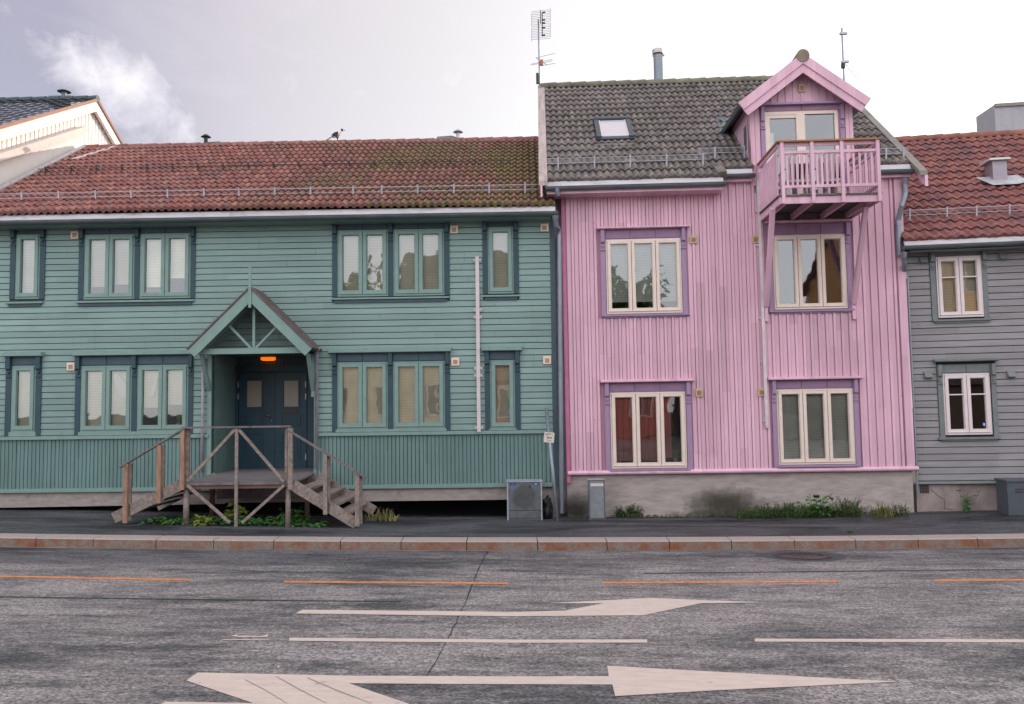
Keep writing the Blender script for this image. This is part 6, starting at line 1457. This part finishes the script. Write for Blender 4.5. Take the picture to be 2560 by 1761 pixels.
a = L2(2114, 162); b = L2(2151, 191); s.tube([(a[0], 0, a[1]), (b[0], .2, b[1])], .008, 5); b = L2(2125, 159); s.tube([(a[0], 0, a[1]), (b[0], .2, b[1])], .008, 5)
s.build('element', M['galv'], am2)
a = L2(2107, 166); MB().box(a[0] - .05, a[0] + .05, -.06, .02, a[1] - .07, a[1] + .07).build('amplifier_box', M['darkmetal'], am2, bevel=.02)
# magpie
x, z = G.at(843, 354.5, gdep); o = (x, gdep, gz_r + .14)
sc_b = .0112
def skinned(name, pts, rad, m, M_, sub=2):
    me = bpy.data.meshes.new(name); me.from_pydata(pts, [(i, i + 1) for i in range(len(pts) - 1)], []); ob = bpy.data.objects.new(name, me); col.objects.link(ob); me.materials.append(m)
    sk_ = ob.modifiers.new('s', 'SKIN'); 
    for i, v in enumerate(me.skin_vertices[0].data): v.radius = (rad[i], rad[i]); v.use_root = i == 0
    sb_ = ob.modifiers.new('u', 'SUBSURF'); sb_.levels = sub; sb_.render_levels = sub; ob.matrix_world = M_; return ob
MBD = G.M @ Matrix.Translation(o)
mm_ = bpy.data.materials.new('magpie_plumage'); mm_.use_nodes = True; t = mm_.node_tree; b = t.nodes['Principled BSDF']; b.inputs['Roughness'].default_value = .45
c = t.nodes.new('ShaderNodeTexCoord'); sp = t.nodes.new('ShaderNodeSeparateXYZ'); t.links.new(c.outputs['Object'], sp.inputs[0])
g1_ = t.nodes.new('ShaderNodeMath'); g1_.operation = 'MULTIPLY_ADD'; g1_.inputs[1].default_value = -.8; t.links.new(sp.outputs[2], g1_.inputs[0]); t.links.new(sp.outputs[0], g1_.inputs[2])
rr_ = t.nodes.new('ShaderNodeValToRGB'); rr_.color_ramp.interpolation = 'CONSTANT'; rr_.color_ramp.elements[0].color = (.012, .014, .03, 1); rr_.color_ramp.elements[1].color = (.75, .70, .68, 1)
g2_ = t.nodes.new('ShaderNodeMapRange'); g2_.inputs[1].default_value = -.4; g2_.inputs[2].default_value = .4; t.links.new(g1_.outputs[0], g2_.inputs[0]); rr_.color_ramp.elements[1].position = .30; e = rr_.color_ramp.elements.new(.90); e.color = (.75, .7, .68, 1)
t.links.new(g2_.outputs[0], rr_.inputs[0]); t.links.new(rr_.outputs[0], b.inputs['Base Color'])
mag = skinned('magpie', [(-.14, 0, .09), (-.04, 0, .12), (.05, 0, .17), (.085, 0, .235), (.125, 0, .272)], [.03, .065, .065, .035, .035], mm_, MBD)
tag(mag, 'black and white magpie perched on the ridge of the long red roof', 'bird')
dk_ = mat('magpie_black', (.012, .014, .028), rough=.4)
hd = skinned('head', [(.10, 0, .262), (.135, 0, .280), (.165, 0, .276)], [.044, .046, .024], dk_, Matrix()); hd.parent = mag
MB().bar((.165, 0, .276), (.215, 0, .262), .014, .014).build('beak', dk_, mag)
MB().bar((-.10, 0, .12), (-.36, 0, -.04), .035, .012).build('tail', dk_, mag)
for sg in (-1, 1):
    w_ = MB(); w_.prism([(.04, .215), (-.06, .19), (-.15, .115), (-.05, .09), (.00, .05), (.03, .11)], sg * .062, sg * .078); w_.build('wing', dk_, mag)
    w_ = MB(); w_.tube([(.0, sg * .03, .07), (.01, sg * .03, -.02)], .007, 5); w_.build('leg', dk_, mag)

# ================================================================== weeds
def leafy(name, label, px, py, f, n, h, spread, m, seed, leaf=.07, yoff=None, kind=None, cat='plant', group=None, flower=0, w=None, shape='leaf'):
    p = ground_hit(px, py) if f is None else None
    rnd = random.Random(seed); mb = MB()
    base = p if p is not None else f
    for i in range(n):
        sx, sy = rnd.uniform(-1, 1), rnd.uniform(-1, 1)
        bx_, by_ = sx * spread[0], sy * spread[1]
        gzl = gz(base.x + bx_, base.y + by_) - base.z
        hh_ = h * rnd.uniform(.35, 1) * (1 - .5 * abs(sx) ** 2)
        if shape == 'grass':
            a = rnd.uniform(0, 6.28); r_ = hh_ * rnd.uniform(.3, 1.0); v0 = Vector((bx_, by_, gzl - .02)); v2 = v0 + Vector((math.cos(a) * r_, math.sin(a) * r_ * .6, hh_ * rnd.uniform(.5, 1))); v1 = v0.lerp(v2, .55) + Vector((0, 0, hh_ * .25)); s_ = Vector((-math.sin(a), math.cos(a), 0)) * .007
            mb.add([v0 - s_, v0 + s_, v1 + s_, v1 - s_, v2], [(0, 1, 2, 3), (3, 2, 4)])
            continue
        nl = rnd.randint(3, 6)
        top = Vector((bx_ + rnd.uniform(-.65, .65) * hh_, by_ + rnd.uniform(-.5, .3) * hh_, gzl + hh_)); v0 = Vector((bx_, by_, gzl - .02))
        mb.tube([v0, v0.lerp(top, .5) + Vector((rnd.uniform(-.02, .02), 0, 0)), top], .004, 4, caps=False)
        for k in range(nl):
            c = v0.lerp(top, rnd.uniform(.25, 1)); a = rnd.uniform(0, 6.28); ll = leaf * rnd.uniform(.5, 1.2); d = Vector((math.cos(a), math.sin(a), rnd.uniform(-.35, .6))).normalized(); sdv = d.cross(Vector((0, 0, 1))).normalized() * ll * (.36 if shape == 'leaf' else .45)
            upv = sdv.cross(d).normalized() * ll * .12
            mb.add([c, c + d * ll * .35 + sdv * .8 - upv, c + d * ll * .75 + sdv * .7, c + d * ll - upv * 2, c + d * ll * .75 - sdv * .7, c + d * ll * .35 - sdv * .8 - upv, c + d * ll * .5 + upv], [(0, 1, 6), (1, 2, 6), (2, 3, 6), (3, 4, 6), (4, 5, 6), (5, 0, 6)])
    o = mb.build(name, m, M=Matrix.Translation(base)); tag(o, label, cat, group, kind); return o
leafy('weeds', 'low broad-leaved weeds spreading under the wooden landing', 590, 1312, None, 95, .17, (1.75, .25), M['leaf'], 1, leaf=.12, kind='stuff', cat='weeds')
leafy('burdock', 'big yellow-green leafy weed under the middle of the landing', 588, 1309, None, 16, .42, (.13, .1), M['leaf_y'], 2, leaf=.2)
leafy('broad_leaf_weed', 'bright broad-leaved weed at the foot of the right landing post', 733, 1311, None, 22, .38, (.18, .1), M['leaf'], 4, leaf=.15)
leafy('pale_dock', 'pale spreading dock leaves in front of the left part of the landing', 503, 1312, None, 16, .22, (.16, .06), M['leaf_y'], 5, leaf=.16)
leafy('foundation_weeds', 'dense strip of small weeds along the concrete base of the pink house', 1960, 1295, None, 420, .33, (.95, .13), M['leaf_d'], 6, leaf=.045, kind='stuff', cat='weeds')
leafy('weed_edging', 'thin line of moss and weeds where the pavement meets the concrete', 1800, 1293, None, 300, .08, (3.2, .04), M['leaf_d'], 12, leaf=.035, kind='stuff', cat='weeds')
leafy('palmate_weed', 'tall green weed with large lobed leaves against the concrete wall', 2040, 1293, None, 18, .62, (.14, .08), M['leaf'], 7, leaf=.17)
leafy('wild_herb', 'bushy green weed between the lobed-leaf plant and the yellow grass', 2118, 1293, None, 150, .42, (.26, .12), M['leaf_d'], 8, leaf=.045)
leafy('grass_tuft', 'yellowing grass tuft by the right end of the pink house base', 2205, 1293, None, 260, .38, (.18, .1), M['grass'], 9, shape='grass')
leafy('herb_sprig', 'small feathery weed beside the yellow grass tuft at the wall corner', 2250, 1291, None, 50, .3, (.2, .06), M['leaf_d'], 13, leaf=.04)
leafy('small_weed', 'small green weed right of the narrow cable cabinet', 1574, 1293, None, 90, .28, (.25, .08), M['leaf_d'], 10, leaf=.05)
leafy('wall_weed', 'thin tall weed growing against the grey house base', 2412, 1281, None, 14, .55, (.08, .03), M['leaf'], 11, leaf=.08)
leafy('grass_clump', 'straggly grass clump behind the foot of the right-hand steps', 955, 1302, None, 120, .42, (.3, .15), M['grass'], 14, shape='grass')
leafy('corner_weed', 'single bright leaf weed at the foot of the downspout', 1418, 1292, None, 5, .14, (.06, .04), M['leaf'], 15, leaf=.10)
leafy('kerb_weed', 'tiny weed sprouting at the back of the kerb', 2126, 1333, None, 10, .08, (.08, .02), M['leaf_d'], 16, leaf=.03)

# ================================================================== across the street (seen in the window panes)
def opposite(name, label, x0, x1, y, eave, ridge, wm, rm, storeys, n):
    zb_ = zplane((x0 + x1) / 2, y) ; o = ((x0 + x1) / 2, y, zb_); h_ = thing(name, label, 'house', Matrix(), o)
    s = MB(); s.prismx([(y, zb_), (y - 9, zb_), (y - 9, eave), (y - 4.5, ridge), (y, eave)], x0, x1); s.build('wall', wm, h_, off=o)
    s = MB(); s.prismx([(y + .4, eave - .3), (y - 4.5, ridge + .05), (y - 9.4, eave - .3), (y - 9.4, eave - .1), (y - 4.5, ridge + .25), (y + .4, eave - .1)], x0 - .3, x1 + .3); s.build('roof', rm, h_, off=o)
    for k in range(storeys):
        z = zb_ + 1.2 + k * 3.0
        for i in range(n):
            x = lerp(x0, x1, (i + .5) / n)
            w_ = MB(); w_.box(x - .62, x + .62, y, y + .06, z - .1, z + 1.55); wo_ = w_.build('window', M['white_sash'], h_, off=o)
            g_ = MB(); g_.box(x - .5, x - .04, y + .06, y + .07, z, z + 1.45); g_.box(x + .04, x + .5, y + .06, y + .07, z, z + 1.45); g_.build('pane', M['interior'], wo_, off=o)
w1 = mat('cream_facade', (.74, .66, .48), var=.06); w2 = mat('ochre_facade', (.68, .30, .08), var=.06); w3 = mat('red_facade', (.42, .10, .07), var=.06); rdk = mat('dark_far_roof', (.07, .07, .075)); rrd = mat('red_far_roof', (.25, .09, .06))
opposite('cream_house', 'cream painted house across the street mirrored in the left ground-floor windows', -17, -3.5, -9, 5.2, 7.8, w1, rdk, 2, 5)
opposite('red_house', 'low red building across the street mirrored in the pink house windows', -2.5, 6, -9, 3.3, 4.8, w3, rrd, 1, 3)
opposite('ochre_house', 'ochre house across the street mirrored in the grey house upper window', 15.6, 22, -9, 8.6, 10.8, w2, rrd, 3, 3)
opposite('brown_shed', 'low dark brown shed across the street mirrored in the grey house lower window', 13.2, 20, -5, 2.7, 3.3, mat('dark_brown_shed', (.07, .045, .035)), rdk, 1, 1)
opposite('pale_house', 'tall pale house up the rise across the street, mirrored in an upper pane', -9, 1.5, -22, 9.6, 13, w1, rdk, 3, 4)
opposite('white_cottage', 'white cottage across the street mirrored in the ground-floor window below the balcony', 7.2, 12.8, -8.5, 4.6, 6.8, M['white'], rdk, 2, 3)
def tree(name, label, x, y, h, r, seed):
    zb_ = zplane(x, y) - .2; t_ = thing(name, label, 'tree', Matrix(), (x, y, zb_), 'trees across the street')
    rnd = random.Random(seed); s = MB(); s.tube([(0, 0, 0), (.1, 0, h * .35), (0, .1, h * .8)], [.22, .16, .06], 8)
    for i in range(6): a = rnd.uniform(0, 6.28); z = h * rnd.uniform(.3, .6); s.tube([(0, 0, z), (math.cos(a) * r * .6, math.sin(a) * r * .6, z + h * .22)], [.07, .03], 6)
    s.build('trunk', M['wood_dark'], t_)
    c = MB()
    for i in range(2600):
        u = Vector((rnd.gauss(0, 1), rnd.gauss(0, 1), rnd.gauss(0, 1))).normalized() * (rnd.random() ** .4)
        k = .75 + .35 * math.sin(u.x * 5 + seed) * math.cos(u.z * 4); p_ = Vector((u.x * r * k, u.y * r * k, h * .66 + u.z * h * .36 * k)); e = Vector((rnd.uniform(-1, 1), rnd.uniform(-1, 1), rnd.uniform(-1, 1))) * .17; g_ = e.cross(Vector((rnd.uniform(-1, 1), 1, rnd.uniform(-1, 1)))).normalized() * .17
        c.add([p_ - e, p_ + g_, p_ + e, p_ - g_], [(0, 1, 2, 3)])
    c.build('crown', M['leaf_d'], t_)
tree('broadleaf_tree', 'tall dark tree across the street mirrored in the balcony-side windows', 4.5, -17, 11, 3.2, 1)
tree('broadleaf_tree', 'rounded tree across the street mirrored in the upper window left of the porch', -12, -20, 12, 3.6, 2)
tree('broadleaf_tree', 'slender tree across the street mirrored beside the pale house', 11.2, -15, 9, 2.4, 3)

def sill_plant(f, px, py, label, h, lf, yy=.10, m=None):
    x, z = f.at(px, py, yy); t_ = thing('potted_plant', label, 'plant', f.M, (x, yy + .06, z), 'plants on the window sills')
    MB().tube([(0, 0, 0), (0, 0, .10)], [.045, .06], 12).build('pot', mat('clay_pot', (.34, .24, .2)), t_)
    rnd = random.Random(px); s = MB()
    for i in range(16):
        a = rnd.uniform(0, 6.28); l = h * rnd.uniform(.6, 1); v0 = Vector((0, 0, .09)); v2 = v0 + Vector((math.cos(a) * l * .5, math.sin(a) * l * .25, l)); v1 = v0.lerp(v2, .5) + Vector((0, 0, l * .12)); w = Vector((1, 0, 0)) * lf
        s.add([v0 - w * .3, v0 + w * .3, v1 + w, v1 - w, v2], [(0, 1, 2, 3), (3, 2, 4)])
    s.build('leaves', m or M['leaf'], t_)
sill_plant(G, 444, 1068, 'small spiky green plant in the rightmost pane left of the porch', .22, .02)
sill_plant(P, 1548, 1158, 'dark leafy pot plant in the left pane under the red curtain', .18, .035, m=M['leaf_d'])
sill_plant(P, 1690, 1158, 'dark leafy pot plant in the right pane beside the red curtain', .24, .035, m=M['leaf_d'])
